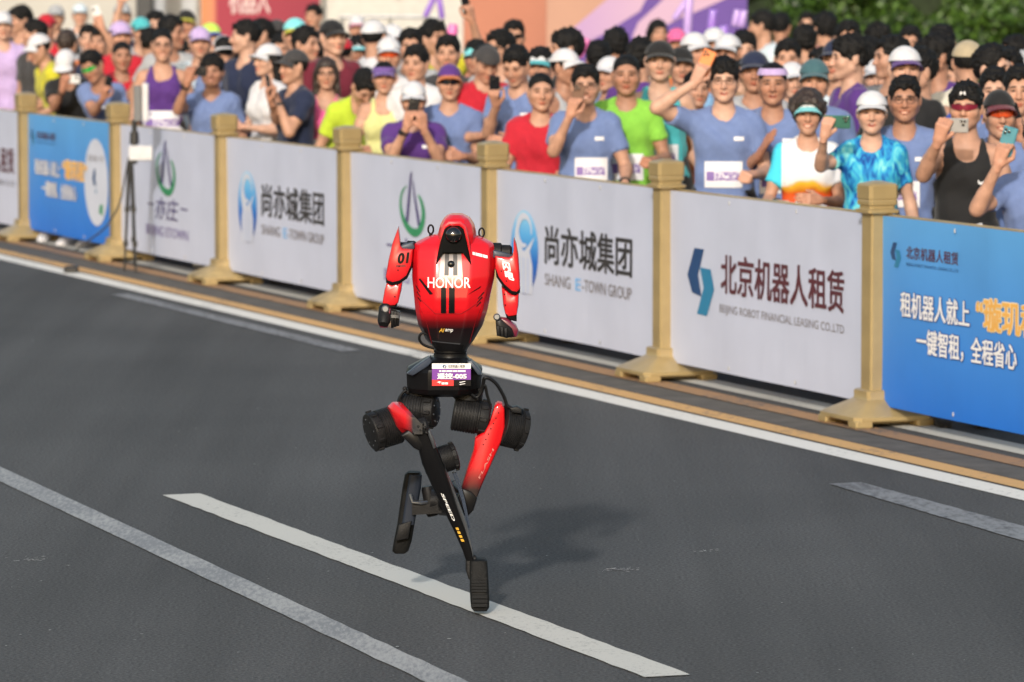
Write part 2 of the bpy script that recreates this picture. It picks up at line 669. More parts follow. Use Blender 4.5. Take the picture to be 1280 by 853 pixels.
class Board:
    """a printed board between two posts; u runs to the right, v up, w out towards the runners"""

    def __init__(s, i, sheet, label):
        # i = index of the post at the left end; left end starts at the post axis, right end stops short of the next post
        o = POST6 + BD * SPACE * (6 - i) + BE * .012 + Vector((0, 0, PB))
        s.M = Matrix(((BE.x, 0, BN.x, o.x), (BE.y, 0, BN.y, o.y), (0, 1, 0, o.z), (0, 0, 0, 1)))
        s.inv = s.M.inverted()
        s.e = empty('banner_board', label=label, cat='banner', group='printed boards of the road barrier')
        s.e.matrix_world = s.M
        s.H = PT - PB
        # sheet: slightly wavy grid with thickness
        mb = MB()
        nu, nv = 26, 8
        ph = random.random() * 6

        def wv(u, v):
            return .004 * math.sin(u * 4.2 + ph) * math.sin(v * 3 + 1) + .003 * math.sin(u * 9 + ph * 2) * (v / s.H)
        s.wv = wv
        vs, fs = [], []
        for side in (0, 1):
            for a in range(nu + 1):
                for c in range(nv + 1):
                    u, v = BW * a / nu, s.H * c / nv
                    vs.append((u, v, wv(u, v) - side * .012))
        st = (nu + 1) * (nv + 1)
        for a in range(nu):
            for c in range(nv):
                q = [a * (nv + 1) + c, (a + 1) * (nv + 1) + c, (a + 1) * (nv + 1) + c + 1, a * (nv + 1) + c + 1]
                fs.append(q)
                fs.append([st + k for k in q[::-1]])
        rim = [a * (nv + 1) for a in range(nu + 1)] + [nu * (nv + 1) + c for c in range(1, nv + 1)] + [a * (nv + 1) + nv for a in range(nu - 1, -1, -1)] + [c for c in range(nv - 1, 0, -1)]
        for k in range(len(rim)):
            p, q = rim[k], rim[(k + 1) % len(rim)]
            fs.append([q, p, st + p, st + q])
        mb.add(vs, fs)
        s.sheet = mb.build('sheet', sheet, s.e, smooth=40)
        # gold rails behind the sheet and the clips that tie it on
        for nm, v0, v1 in (('top_rail', s.H - .03, s.H + .008), ('bottom_rail', .035, .075)):
            r = MB()
            r.box((.03, v0, -.05), (BW + .02, v1, -.02), bev=.005)
            r.build(nm, M_GOLD, s.e)
        for v in (.028, s.H - .028):
            for u in (.03, BW * .33, BW * .66, BW - .03):
                c = MB()
                c.box((u - .004, v - .010, .002), (u + .004, v + .010, .009), bev=.002)
                c.build('tie', I_GREYTIE, s.e)

    def uv(s, x, y):
        o = Vector((0, 0, CAM_H))
        d = ray(x, y)
        lo, ld = s.inv @ o, s.inv.to_3x3() @ d
        p = lo + ld * (-lo.z / ld.z)
        return p.x, p.y

    def pt(s, u, v, lay=1):
        return (u, v, s.wv(u, v) + .0015 + .0016 * lay)

    def words(s, name, body, box, m, bold=0.0, lay=1, shear=0.0):
        u0, v0, u1, v1 = box
        mb = MB()
        text_into(mb, body, lambda a, b: s.pt(u0 + (u1 - u0) * a, v0 + (v1 - v0) * b, lay), bold, shear)
        return mb.build(name, m, s.e, smooth=None)

    def poly(s, name, pts, m, lay=1):
        mb = MB()
        # finely cut along u so that it keeps to the wavy sheet
        mb.add([s.pt(u, v, lay) for u, v in pts], [tuple(range(len(pts)))])
        return mb.build(name, m, s.e, smooth=None)

    def band(s, name, line, m, lay=1):
        """stroke given as [(u, v, halfwidth)]"""
        mb = MB()
        vs = []
        for k, (u, v, w) in enumerate(line):
            a, b = line[max(k - 1, 0)], line[min(k + 1, len(line) - 1)]
            d = Vector((b[0] - a[0], b[1] - a[1])).normalized()
            n = Vector((-d.y, d.x))
            vs += [s.pt(u + n.x * w, v + n.y * w, lay), s.pt(u - n.x * w, v - n.y * w, lay)]
        mb.add(vs, [(2 * k + 1, 2 * k + 3, 2 * k + 2, 2 * k) for k in range(len(line) - 1)])
        return mb.build(name, m, s.e, smooth=None)


def leasing_logo(b, u, v, h, lay=1):
    """two bent bars that clasp each other"""
    w = h * .97
    b.poly('logo', [(u + a * w, v + c * h) for a, c in [(0, .58), (.26, 1.0), (.61, 1.0), (.39, .60), (.52, .28), (.17, .32)]][::-1], I_NAVY, lay)
    b.poly('logo', [(u + a * w, v + c * h) for a, c in [(.46, .72), (.86, .71), (1, .42), (.72, 0), (.35, .01), (.60, .42)]][::-1], I_TEAL, lay)


def board_leasing(i, label):
    b = Board(i, M_VW, label)
    H = b.H
    leasing_logo(b, .255, .272, .34)
    b.words('lettering', '北京机器人租赁', (.672, .405, 2.06, .603), I_MAROON, .022)
    b.words('lettering', 'BEIJING ROBOT FINANCIAL LEASING CO.,LTD', (.655, .293, 2.06, .347), I_GREY)
    return b


def board_shang(i, label):
    b = Board(i, M_VW, label)
    # oval emblem: a blue disc with a rising hand cut out of it
    cu, cv, ru, rv = .47, .447, .20, .235
    n = 40
    disc = [(cu + ru * math.cos(t), cv + rv * math.sin(t)) for t in np.linspace(0, 2 * math.pi, n, endpoint=False)]
    m = ramp_mat('emblem_blue_fade', 1, [(.22, (.03, .06, .30)), (.40, (.01, .13, .52)), (.55, (.10, .40, .78)), (.72, (.35, .70, .90))], .5)
    b.poly('emblem', disc, m, 1)
    # white palm and cuff in front of the disc
    fan = []
    fan += [(cu - ru * .62, cv - rv * .98), (cu + ru * .62, cv - rv * .98), (cu + ru * .62, cv - rv * .30), (cu + ru * .42, cv + rv * .05),
            (cu + ru * .78, cv + rv * .42), (cu + ru * .35, cv + rv * .18), (cu, cv + rv * .02), (cu - ru * .45, cv + rv * .30), (cu - ru * .62, cv + rv * .62), (cu - ru * .70, cv + rv * .30),
            (cu - ru * .50, cv - rv * .10), (cu - ru * .62, cv - rv * .30)]
    b.poly('emblem_hand', fan, M_VW2, 2)
    b.band('emblem_curl', [(cu + ru * (.05 + .50 * math.cos(t)), cv + rv * (.52 + .36 * math.sin(t)), .006 + .020 * (1 - abs(t - 2.6) / 2.8)) for t in np.linspace(-.2, 5.0, 18)], M_VW2, 3)
    for k, du in enumerate((-.32, 0, .32)):
        b.poly('emblem_stripe', [(cu + ru * du - .008, cv - rv * .97), (cu + ru * du + .008, cv - rv * .97), (cu + ru * du + .008, cv - rv * .12), (cu + ru * du - .008, cv - rv * .12)], I_PALE, 3)
    b.words('lettering', '尚亦城集团', (.77, .405, 1.965, .617), I_BLACK, .020)
    b.words('lettering', 'SHANG', (.77, .285, 1.125, .350), I_GREY, .004)
    b.words('lettering', 'E', (1.195, .285, 1.262, .350), I_LBLUE, .012)
    b.words('lettering', '-TOWN GROUP', (1.285, .285, 1.965, .350), I_GREY, .004)
    return b


def board_etown(i, label):
    b = Board(i, M_VW, label)
    cu, cv = 1.115, .605
    # open green ring
    b.band('logo_ring', [(cu + .20 * math.cos(t) * (1.0), cv + .135 * math.sin(t) - .01 - .03 * math.cos(t), .004 + .021 * max(0, math.sin((t - R(130)) / (R(395) - R(130)) * math.pi)) ** .7) for t in np.linspace(R(118), R(300), 20)], I_GREEN)
    b.band('logo_ring', [(cu + .19 * math.cos(t), cv + .13 * math.sin(t) - .03, .004 + .026 * max(0, math.sin((t - R(-100)) / R(160) * math.pi)) ** .8) for t in np.linspace(R(-100), R(58), 18)], I_GREEN)
    # leaning strokes of the letter A
    b.band('logo_stroke', [(cu - .085, cv - .09, .022), (cu - .02, cv + .19, .016), (cu + .0, cv + .215, .004)], I_INDIGO, 2)
    b.band('logo_stroke', [(cu + .12, cv - .10, .020), (cu + .05, cv + .06, .014), (cu + .012, cv + .16, .006)], I_INDIGO, 2)
    b.words('lettering', '亦庄', (.88, .262, 1.40, .415), I_INDIGO, .004, shear=.15)
    for a in (.69, 1.45):
        b.poly('dash', [(a, .352), (a + .15, .352), (a + .15, .364), (a, .364)], I_INDIGO)
    b.words('lettering', 'BEIJING ETOWN', (.646, .122, 1.60, .212), I_VIOLET, .006)
    return b


def board_rent(i, label, disc=True):
    b = Board(i, M_VB, label)
    leasing_logo(b, .126, .66, .115)
    b.words('lettering', '北京机器人租赁', (.295, .709, .798, .767), I_MAROON, .010)
    b.words('lettering', 'BEIJING ROBOT FINANCIAL LEASING CO.,LTD', (.295, .672, .80, .690), I_NAVY)
    # white words with a dark blue rim
    for (t, box, m, mo) in (('租机器人就上', (.242, .437, .918, .552), I_WHITE, I_SHADOWBLUE), ('一键智租，全程省心', (.414, .277, 1.353, .395), I_WHITE, I_SHADOWBLUE),
                            ('“璇玑租”', (.984, .435, 1.62, .580), I_ORANGE, I_CREAM)):
        b.words('lettering_rim', t, box, mo, .055, 1)
        b.words('lettering', t, box, m, .022, 2.3)
    if disc:
        cu, cv = 1.845, .445
        b.poly('disc', [(cu + .292 * math.cos(t), cv + .32 * math.sin(t)) for t in np.linspace(0, 2 * math.pi, 40, endpoint=False)], M_VW2)
        leasing_logo(b, cu - .09, cv - .08, .18, 2)
        b.words('lettering', '北京机器人租赁', (cu - .19, cv + .15, cu + .19, cv + .20), I_GREY, .0, 2)
        b.poly('disc_mark', [(cu + .06, cv - .22), (cu + .15, cv - .24), (cu + .16, cv - .16), (cu + .09, cv - .13)], I_GREEN, 2)
    return b


M_VW2 = vinyl('white_vinyl_print', (.56, .59, .70))
I_PALE = mat('pale_blue_print', (.42, .50, .74), .5, var=.05)
BOARDS = [
    board_leasing(-1, 'white board with dark red characters cut off at left edge'),
    board_rent(0, 'small blue board with white disc at far left under leaning spectators'),
    board_etown(1, 'white board with green and indigo A emblem behind the tripod'),
    board_shang(2, 'white board with blue oval emblem left of the scuffed post'),
    board_etown(3, 'white board with green and indigo A emblem left behind robot'),
    board_shang(4, 'white board with blue oval emblem right behind robot'),
    board_leasing(5, 'white board with navy clasp logo and maroon Chinese characters'),
    board_rent(6, 'large blue board with white and orange characters at right edge'),
]
# ------------------------------------------------------------------ the running robot
RY = 14.75                                    # metres from the camera
RO = at_y(566, 763, RY)
RO.z = 0
robot = empty('running_robot', RO, (0, 0, 0), 'red and black humanoid robot sprinting on the road in front of the barrier', 'robot')


def rp(x, y, dy=0.0):
    """picture point, dy metres behind the robot's own plane, in the robot's frame"""
    return at_y(x, y, RY + dy) - RO


def xz(x, y, dy=0.0):
    p = rp(x, y, dy)
    return (p.x, p.z)


def zz(y):
    return rp(566, y).z


RED = (.62, .006, .012)
BLK = (.010, .010, .011)
M_RSHELL = ramp_mat('red_to_black_lacquer', 2, [(zz(430), BLK), (zz(408), (.010, .003, .004)), (zz(399), (.13, .002, .004)), (zz(388), RED), (zz(270), (.62, .008, .016))], .34, coat=.4, noise=.006, spec=.35)
M_RRED = mat('red_lacquer', (.60, .008, .014), .36, var=.03, coat=.45)
M_RBLACK = mat('satin_black_shell', (.006, .006, .007), .36, var=.15, spec=.16)
M_RDARK = mat('black_cast_metal', (.011, .011, .012), .5, var=.3, scale=40, bump=.15, bscale=200, spec=.2)
M_RRUB = mat('black_rubber_sole', (.007, .007, .007), .6, var=.3, scale=30, bump=.2, bscale=180, spec=.15)
M_RGLASS = mat('black_glass_dome', (.004, .004, .004), .04, var=0, coat=1.0)
M_RSILV = ramp_mat('silver_strip_fade', 2, [(zz(358), (.58, .02, .02)), (zz(351), (.50, .07, .06)), (zz(343), (.42, .30, .25)), (zz(318), (.20, .18, .175))], .3, metal=.15, coat=.4)
M_RGREY = mat('grey_alloy', (.16, .17, .19), .35, metal=.8, var=.1)
M_RNAVY = mat('slate_plastic', (.045, .058, .085), .4, var=.15, spec=.3)
M_RTHIGH = ramp_mat('red_thigh_fade', 2, [(zz(632), BLK), (zz(610), (.012, .003, .004)), (zz(594), (.22, .003, .006)), (zz(580), (.56, .006, .010)), (zz(500), (.58, .006, .010))], .42, coat=.12, spec=.2)
M_RBRACKET = ramp_mat('red_bracket_fade', 0, [(rp(486, 0).x, (.64, .008, .014)), (rp(507, 0).x, (.60, .007, .012)), (rp(517, 0).x, (.03, .03, .035)), (rp(530, 0).x, (.02, .02, .022))], .36, coat=.45)
M_RGOLD = mat('gold_print', (.75, .42, .05), .4, var=.05)
M_RWHITE = mat('white_lettering', (.85, .85, .85), .4, var=.03)
M_RPURP = mat('purple_bib_print', (.17, .03, .30), .5, var=.05)
M_RREDP = mat('red_bib_print', (.70, .02, .02), .5, var=.05)
M_RMAG = mat('dark_magenta_plastic', (.16, .012, .035), .3, var=.15, coat=.5)


FACET = [(1, .35), (.84, .85), (.45, 1), (-.45, 1), (-.84, .85), (-1, .35), (-1, -.25), (-.86, -.70), (-.44, -1), (.44, -1), (.86, -.70), (1, -.25)]


def ring(cx, hw, y, df, db, p=0.0, tab=FACET):
    """faceted cross section at picture row y; p rounds it off"""
    c = rp(cx, y)
    w = hw * RY / F_PX
    out = []
    for k, (a, b) in enumerate(tab):
        l = math.hypot(a, b)
        a2, b2 = a * (1 - p) + a / l * p, b * (1 - p) + b / l * p
        out.append((c.x + w * a2, (db if b > 0 else df) * b2, c.z))
    return out


# --- chest
tb = MB()
tb.loft([ring(563.5, 19, 440, .050, .050), ring(563.5, 21.5, 435, .056, .055), ring(562.5, 30, 425, .066, .065), ring(563.2, 40.5, 406, .090, .08),
         ring(564.5, 45.5, 385, .124, .09), ring(565.2, 47.5, 371, .132, .095), ring(566.8, 51.6, 345, .128, .10), ring(567.3, 52, 322, .112, .10),
         ring(567.3, 51.8, 310, .096, .098), ring(567.5, 49.5, 304, .084, .094), ring(567.8, 36, 297, .058, .08), ring(568, 24, 293, .04, .06)])
chest = tb.build('chest_shell', M_RSHELL, robot, smooth=14)
bev = chest.modifiers.new('soft_edges', 'BEVEL')
bev.width, bev.segments, bev.limit_method, bev.angle_limit = .007, 3, 'ANGLE', R(9)
bvh = BVHTree.FromPolygons([tuple(v) for v in tb.v], tb.f)


def stick(x, y, off=.002):
    """picture point laid onto the chest"""
    p = rp(x, y)
    h = bvh.ray_cast(Vector((p.x, -2, p.z)), Vector((0, 1, 0)))
    return Vector((p.x, (h[0].y if h[0] else -.05) - off, p.z))


def decal(name, pts, m, off=.002, parent=None, sub=6):
    """flat shape laid onto the curved chest, cut into small pieces so that it follows it"""
    mb = MB()
    n = len(pts)
    if n == 4:
        vs, fs = [], []
        for a in range(sub + 1):
            for c in range(sub + 1):
                s, t = a / sub, c / sub
                x = (pts[0][0] * (1 - s) + pts[1][0] * s) * (1 - t) + (pts[3][0] * (1 - s) + pts[2][0] * s) * t
                y = (pts[0][1] * (1 - s) + pts[1][1] * s) * (1 - t) + (pts[3][1] * (1 - s) + pts[2][1] * s) * t
                vs.append(stick(x, y, off))
        for a in range(sub):
            for c in range(sub):
                q = a * (sub + 1) + c
                fs.append((q, q + 1, q + sub + 2, q + sub + 1))
        mb.add(vs, fs)
    else:
        mb.add([stick(x, y, off) for x, y in pts], [tuple(range(n))])
    return mb.build(name, m, parent or chest, smooth=60)


def chest_words(name, body, x0, y0, x1, y1, m, bold=.0, off=.003, shear=0.0, drop=0.0):
    mb = MB()
    text_into(mb, body, lambda a, b: stick(x0 + (x1 - x0) * a, y1 + (y0 - y1) * b + drop * a, off), bold, shear)
    return mb.build(name, m, chest, smooth=None)


decal('silver_strip', [(552, 314), (577, 314), (580, 358), (549, 358)], M_RSILV, .002, sub=8)
decal('dark_stripe', [(557, 314), (562, 314), (561.5, 341), (556, 341)], mat('smoke_stripe', (.05, .045, .045), .35, spec=.3), .0032)
decal('dark_stripe', [(567, 314), (572, 314), (572.5, 341), (567, 341)], MATS['smoke_stripe'], .0032)
decal('black_stripe', [(552, 356), (558.2, 356), (558.4, 388), (551.8, 388)], M_RBLACK, .003)
decal('black_stripe', [(562, 356), (569, 356), (568.8, 388), (561.6, 388)], M_RBLACK, .003)
chest_words('lettering', 'HONOR', 535.5, 343.5, 588.5, 356.5, M_RWHITE, .016, .0042)
# creases, slashes and seams
decal('slash', [(524, 346.5), (526, 345.5), (542, 364), (538, 365)], M_RBLACK, .0025)
decal('slash', [(581, 367), (584, 365.5), (602, 354.5), (600, 357.5)], M_RBLACK, .0025)
for k in range(3):
    decal('vent', [(520 + k * 1.2, 356 + k * 7), (521.4 + k * 1.2, 355 + k * 7), (526 + k * .8, 362 + k * 6), (525 + k * .8, 362.6 + k * 6)], M_RDARK, .0022, sub=2)
    decal('vent', [(606 - k * 2, 363 + k * 6), (604.6 - k * 2, 362.2 + k * 6), (597.5 - k, 370 + k * 5), (598.4 - k, 370.6 + k * 5)], M_RDARK, .0022, sub=2)


def seam(pts, r=.0013, m=None, name='seam'):
    mb = MB()
    fine = []
    for a, b in zip(pts, pts[1:]):
        for k in range(5):
            fine.append((a[0] + (b[0] - a[0]) * k / 5, a[1] + (b[1] - a[1]) * k / 5))
    fine.append(pts[-1])
    mb.tube([stick(x, y, .0004) for x, y in fine], r, 6)
    return mb.build(name, m or M_RBLACK, chest)


seam([(519, 352), (527, 372), (545, 389), (577, 389), (596, 377), (612, 352)], .0011, mat('dark_red_seam', (.22, .004, .008), .4))
seam([(524, 378), (534, 402), (540, 428)], .0009, MATS['dark_red_seam'])
seam([(603, 378), (594, 402), (587, 428)], .0009, MATS['dark_red_seam'])
chest_words('lettering', 'AI', 549.5, 407.8, 556, 412.6, M_RGOLD, .03, .003, .3)
chest_words('lettering', 'amp', 556.8, 408.2, 566.8, 413.0, M_RWHITE, .01, .003, .3, .8)
decal('silver_trim', [(540, 424.0), (576, 427.5), (575, 428.8), (541, 425.4)], M_RGREY, .003)
decal('chin_plate', [(545, 427), (580, 430), (577, 438), (547, 437)], M_RBLACK, .004)
chest_words('lettering', '— ——— ——', 591, 312.5, 609.5, 316.0, M_RWHITE, .02, .003, .2, 5.2)
# --- hood with the camera dome in its mouth
hd = MB()
hd.loft([ring(568, 24.5, 316, .10, .07), ring(570, 25, 304, .104, .078), ring(571.5, 24, 292, .104, .08), ring(571.8, 21.5, 281, .098, .08), ring(571.5, 16.5, 272.5, .082, .074), ring(570.5, 9, 267.6, .05, .055)])
hood = hd.build('hood', M_RSHELL, robot, smooth=14)
bev = hood.modifiers.new('soft_edges', 'BEVEL')
bev.width, bev.segments, bev.limit_method, bev.angle_limit = .006, 3, 'ANGLE', R(9)
hb = BVHTree.FromPolygons([tuple(v) for v in hd.v], hd.f)
fc = MB()
fc.prism([xz(x, y) for x, y in [(556, 284), (561, 280.5), (575, 280.5), (580, 284), (584, 300), (590, 329), (580, 314), (553, 314), (545, 329), (551, 300)]], -.118, -.06, .006)
fc.build('visor', mat('matt_black', (.004, .004, .004), .7, var=.1, spec=.08), robot, smooth=30)
rim = MB()
rim.tube([rp(x, y, -.106) for x, y in [(547, 327), (552, 300), (556.2, 284), (561.5, 279.8), (574.5, 279.8), (579.8, 284), (584, 300), (589, 327)]], [.004, .006, .008, .009, .009, .008, .006, .004], 8)
rim.build('hood_rim', M_RRED, hood)


def ball(c, r, name, m, parent, sq=(1, 1, 1)):
    mb = MB()
    mb.lathe([(max(1e-4, r * math.sin(math.pi * k / 12)), -r * math.cos(math.pi * k / 12)) for k in range(13)], 20)
    return mb.build(name, m, parent, 180, Matrix.Translation(c) @ Matrix.Diagonal((*sq, 1)))


ball(rp(567, 294, -.114), .029, 'camera_dome', M_RGLASS, robot)
ball(stick(564.5, 327.5, 0), .0125, 'sensor', M_RGLASS, robot)
for (x, y) in ((538.5, 287), (602, 291)):
    lp = MB()
    c = rp(x, y, .02)
    lp.tube([c + Vector((math.cos(t) * .009, 0, math.sin(t) * .015)) for t in np.linspace(0, 2 * math.pi, 17)], .0032, 8, False)
    lp.tube([c + Vector((0, 0, -.014)), c + Vector((0, 0, -.045))], .006, 8)
    lp.build('lifting_eye', M_RDARK, robot)

# --- arms


def shell(name, pts, y0, y1, m, ch=.008, parent=None):
    mb = MB()
    mb.prism([xz(x, y) for x, y in pts], y0, y1, ch)
    return mb.build(name, m, parent or robot, smooth=40)


def drum(name, a, b, prof, m, parent=None, n=28):
    """turned part along the axis a->b; prof = [(radius, t 0..1)]"""
    a, b = Vector(a), Vector(b)
    d = b - a
    M = Matrix.Translation(a) @ d.to_track_quat('Z', 'X').to_matrix().to_4x4()
    mb = MB()
    mb.lathe([(r, t * d.length) for r, t in prof], n, M)
    return mb.build(name, m, parent or robot, smooth=30)


def arm(sgn):
    a = empty('arm')
    a.parent = robot
    if sgn < 0:
        drum('shoulder_joint', rp(520, 314, .0), rp(496, 313, .0), [(.030, 0), (.034, .1), (.034, .45), (.028, .5), (.028, .9), (.02, 1)], M_RDARK, a)
        shell('shoulder_cover', [(497, 309), (504, 304.5), (517, 302), (519, 309), (514, 313), (500, 313)], -.048, .05, M_RNAVY, .006, a)
        up = shell('upper_shell', [(498.3, 283), (500.0, 295), (500.8, 305), (504, 309.5), (517, 310.5), (515.5, 330), (509, 344), (500, 350.5), (491, 352.5), (484.5, 350), (482.6, 345), (486, 325), (491, 303)], -.062, .055, M_RRED, .012, a)
        mbt = MB()
        text_into(mbt, '01', lambda s, t: rp(497 + 12.5 * s + 1.6 * t, 329.5 - 12.5 * t - 1.0 * s, -.0635), .05)
        mbt.build('lettering', M_RBLACK, up, smooth=None)
        mbt = MB()
        text_into(mbt, '—— — ———', lambda s, t: rp(495 + 12 * s, 334.2 - 2.6 * t - .6 * s, -.0635), .0)
        mbt.build('lettering', MATS['dark_red_seam'], up, smooth=None)
        shell('elbow_band', [(483, 346), (491, 350.5), (500, 348.5), (509, 342), (516, 326), (515.5, 334), (509.5, 347), (500, 353.5), (490, 355.5), (483, 352)], -.058, .05, M_RBLACK, .006, a)
        shell('forearm_shell', [(484, 352), (490, 354.5), (500, 352.5), (503.5, 350), (502, 362), (498, 378), (494, 381), (480, 381.5), (478.6, 377), (481, 362)], -.052, .045, M_RRED, .010, a)
        shell('wrist', [(480, 380), (494, 379), (498, 372), (496, 384), (480, 385)], -.04, .035, M_RBLACK, .005, a)
        for (x, y) in ((497.5, 338), (497, 356.5), (493.5, 371), (499, 333)):
            ball(rp(x, y, -.055 if y > 350 else -.0625), .0024, 'screw', M_RBLACK, up)
        drum('hand_joint', rp(482, 383, -.04), rp(479.5, 406, -.085), [(.018, 0), (.022, .1), (.022, .8), (.016, 1)], M_RDARK, a, 16)
        shell('hand_cover', [(474, 391), (479, 382), (489, 384), (489, 398), (485, 408), (476, 408), (473, 402)], -.075, -.02, M_RMAG, .008, a)
        drum('fist_ring', rp(481.7, 386.5, -.07), rp(481.7, 386.5, -.085), [(.010, 0), (.013, .2), (.013, .8), (.009, 1)], M_RGREY, a, 16)
        for k in range(3):
            shell('finger', [(489.5 + k * 3.6, 386 + k), (493 + k * 3.6, 386.4 + k), (492.7 + k * 3.4, 408 - k), (489.3 + k * 3.4, 408.4 - k)], -.07 + k * .006, .0, M_RBLACK, .004, a)
        shell('knuckle_plate', [(489, 391), (500, 392), (499.5, 396), (489, 395.5)], -.074, -.06, M_RGREY, .002, a)
    else:
        drum('shoulder_joint', rp(614, 316, .0), rp(640, 317, .0), [(.030, 0), (.034, .1), (.034, .45), (.028, .5), (.028, .9), (.02, 1)], M_RDARK, a)
        shell('shoulder_cover', [(616, 312), (620, 312), (642, 318), (640, 322), (622, 323), (616, 321)], -.048, .05, M_RNAVY, .006, a)
        up = shell('upper_shell', [(642.6, 297), (643.2, 308), (641.2, 318.5), (636, 320.5), (618.5, 318.5), (618.5, 334), (622.5, 345), (630, 355), (640, 363.5), (646, 364.5), (650, 361), (649.8, 345), (648, 318), (645.5, 304)], -.062, .055, M_RRED, .012, a)
        ca, sa = math.cos(R(-18)), math.sin(R(-18))
        for k, ch in enumerate(('闪', '电')):
            mbt = MB()

            def put(s, t, k=k):
                u, v = (s - .5) * 10.5, (.5 - t) * 11.5 + k * 12.0 - 6
                return rp(634.6 + u * ca - v * sa * .9, 338.5 + v * ca + u * sa * -.9, -.0640)
            text_into(mbt, ch, put, .05, .15)
            mbt.build('lettering', M_RWHITE, up, smooth=None)
        shell('elbow_band', [(618.8, 330), (623, 343), (631, 353), (640, 361), (650.3, 359), (650, 364.5), (645, 367.5), (638, 366), (628, 356), (620.5, 345)], -.058, .05, M_RBLACK, .006, a)
        shell('forearm_shell', [(627, 357), (633, 362), (640, 366.5), (645, 367.5), (648.7, 365.5), (648.2, 380), (646, 393), (636, 395), (631.5, 391), (629, 380)], -.052, .045, M_RRED, .010, a)
        shell('wrist', [(631, 389), (634, 393), (646, 392.5), (646, 401), (634, 399)], -.04, .035, M_RBLACK, .005, a)
        for (x, y) in ((633, 351.5), (630.5, 368), (631.5, 381.5), (626.5, 339)):
            ball(rp(x, y, -.055 if y > 360 else -.0625), .0024, 'screw', M_RBLACK, up)
        shell('hand_cover', [(624, 394), (633, 396), (645, 404), (648.2, 411), (646, 419), (638, 420), (630, 408)], -.085, -.03, M_RMAG, .010, a)
        shell('palm', [(619.5, 398), (626, 396), (640, 408), (643, 417), (634, 420), (621, 417)], -.10, -.055, M_RBLACK, .008, a)
        drum('fist_ring', rp(621, 396.5, -.09), rp(621, 396.5, -.108), [(.009, 0), (.012, .2), (.012, .8), (.008, 1)], M_RGREY, a, 16)
        for k in range(3):
            shell('finger', [(621 + k * 4.6, 404 + k), (624.6 + k * 4.6, 404.6 + k), (625 + k * 4.6, 416.5 + k * .9), (621.4 + k * 4.6, 416.2 + k * .9)], -.108, -.07, M_RDARK, .004, a)


arm(-1)
arm(1)

# --- waist and pelvis
drum('waist', rp(563, 436, .0), rp(563, 449, .0), [(.052, 0), (.056, .1), (.056, .3), (.052, .36), (.056, .42), (.056, .8), (.06, 1)], M_RBLACK, robot, 32)
pv = MB()


def prow(y, x0, x1, df, db):
    cx, hw = (x0 + x1) / 2, (x1 - x0) / 2
    c = rp(cx, y)
    w = hw * RY / F_PX
    a = .42 * w
    return [(c.x - w, -.03, c.z), (c.x - w + .02, -df * .62, c.z), (c.x - a, -df, c.z), (c.x + a, -df, c.z), (c.x + w - .02, -df * .62, c.z), (c.x + w, -.03, c.z),
            (c.x + w, db * .6, c.z), (c.x + w * .7, db, c.z), (c.x - w * .7, db, c.z), (c.x - w, db * .6, c.z)]


pv.loft([prow(494, 528, 588, .07, .06), prow(490, 512, 597, .10, .08), prow(484, 509, 601, .112, .09), prow(463, 508, 603, .118, .095), prow(459, 510, 602, .115, .095), prow(450, 527, 588, .085, .08), prow(446, 535, 584, .06, .06)])
pelvis = pv.build('pelvis', M_RBLACK, robot, smooth=25)
shell('pelvis_cheek', [(509, 464), (520, 455), (538, 443), (541, 449), (536, 455), (516, 467)], -.10, -.02, M_RNAVY, .008)
shell('pelvis_cheek', [(584, 449), (589, 447), (601, 460), (603, 466), (598, 466), (590, 456)], -.10, -.02, M_RNAVY, .008)
for (x, y) in ((506, 486), (509, 490), (600, 488)):
    ball(rp(x, y, -.04), .008, 'bolt', M_RDARK, pelvis)

# race bib
bib = empty('race_bib')
bib.parent = robot


def bq(name, x0, y0, x1, y1, m, d=-.1200, tilt=0.0):
    mb = MB()
    mb.loft([[rp(x0, y1, d), rp(x1, y1, d), rp(x1, y0, d), rp(x0, y0, d)], [rp(x0, y1, d + .0012), rp(x1, y1, d + .0012), rp(x1, y0, d + .0012), rp(x0, y0, d + .0012)]])
    return mb.build(name, m, bib, smooth=None)


def bt(body, x0, y0, x1, y1, m, bold=0.0, d=-.1217):
    mb = MB()
    text_into(mb, body, lambda s, t: rp(x0 + (x1 - x0) * s, y1 + (y0 - y1) * t, d), bold)
    return mb.build('lettering', m, bib, smooth=None)


bq('white_strip', 540, 454.5, 588.5, 461.2, I_WHITE)
bq('purple_field', 540, 461.25, 588.5, 475.0, M_RPURP)
bq('red_corner', 540, 475.05, 567.0, 482.5, M_RREDP)
bq('black_corner', 567.05, 475.05, 588.5, 482.5, M_RBLACK)
bt('北京机器人租赁', 560, 456.2, 581, 459.8, I_GREY, .02)
for q in ([(553, 458.5), (554.5, 456), (556, 456), (555, 458.5), (555.6, 460), (554, 460)], [(555.8, 457), (557.4, 457), (558.2, 458.6), (556.6, 460.6), (555.6, 460.6), (556.8, 458.6)]):
    mb = MB()
    mb.add([rp(x, y, -.1217) for x, y in q], [tuple(range(6))])
    mb.build('logo', I_NAVY, bib, smooth=None)
bt('— —— ——— —— ————', 549, 463.0, 582, 465.2, I_WHITE, .0)
bt('遥控-005', 547, 466.8, 583, 473.8, I_WHITE, .045)
bt('—— ——', 552, 478.2, 560, 480.8, I_WHITE, .01)
for q in ([(546, 478), (549, 476.8), (552, 477.6), (551, 478.4), (549.4, 478.2), (550.4, 480.2), (548.2, 478.6)], [(574, 478.0), (581, 476.6), (582, 477.2), (575, 478.8)], [(574, 480.6), (581, 479.4), (582, 479.9), (575, 481.3)]):
    mb = MB()
    mb.add([rp(x, y, -.1217) for x, y in q], [tuple(range(len(q)))])
    mb.build('emblem', I_WHITE, bib, smooth=None)

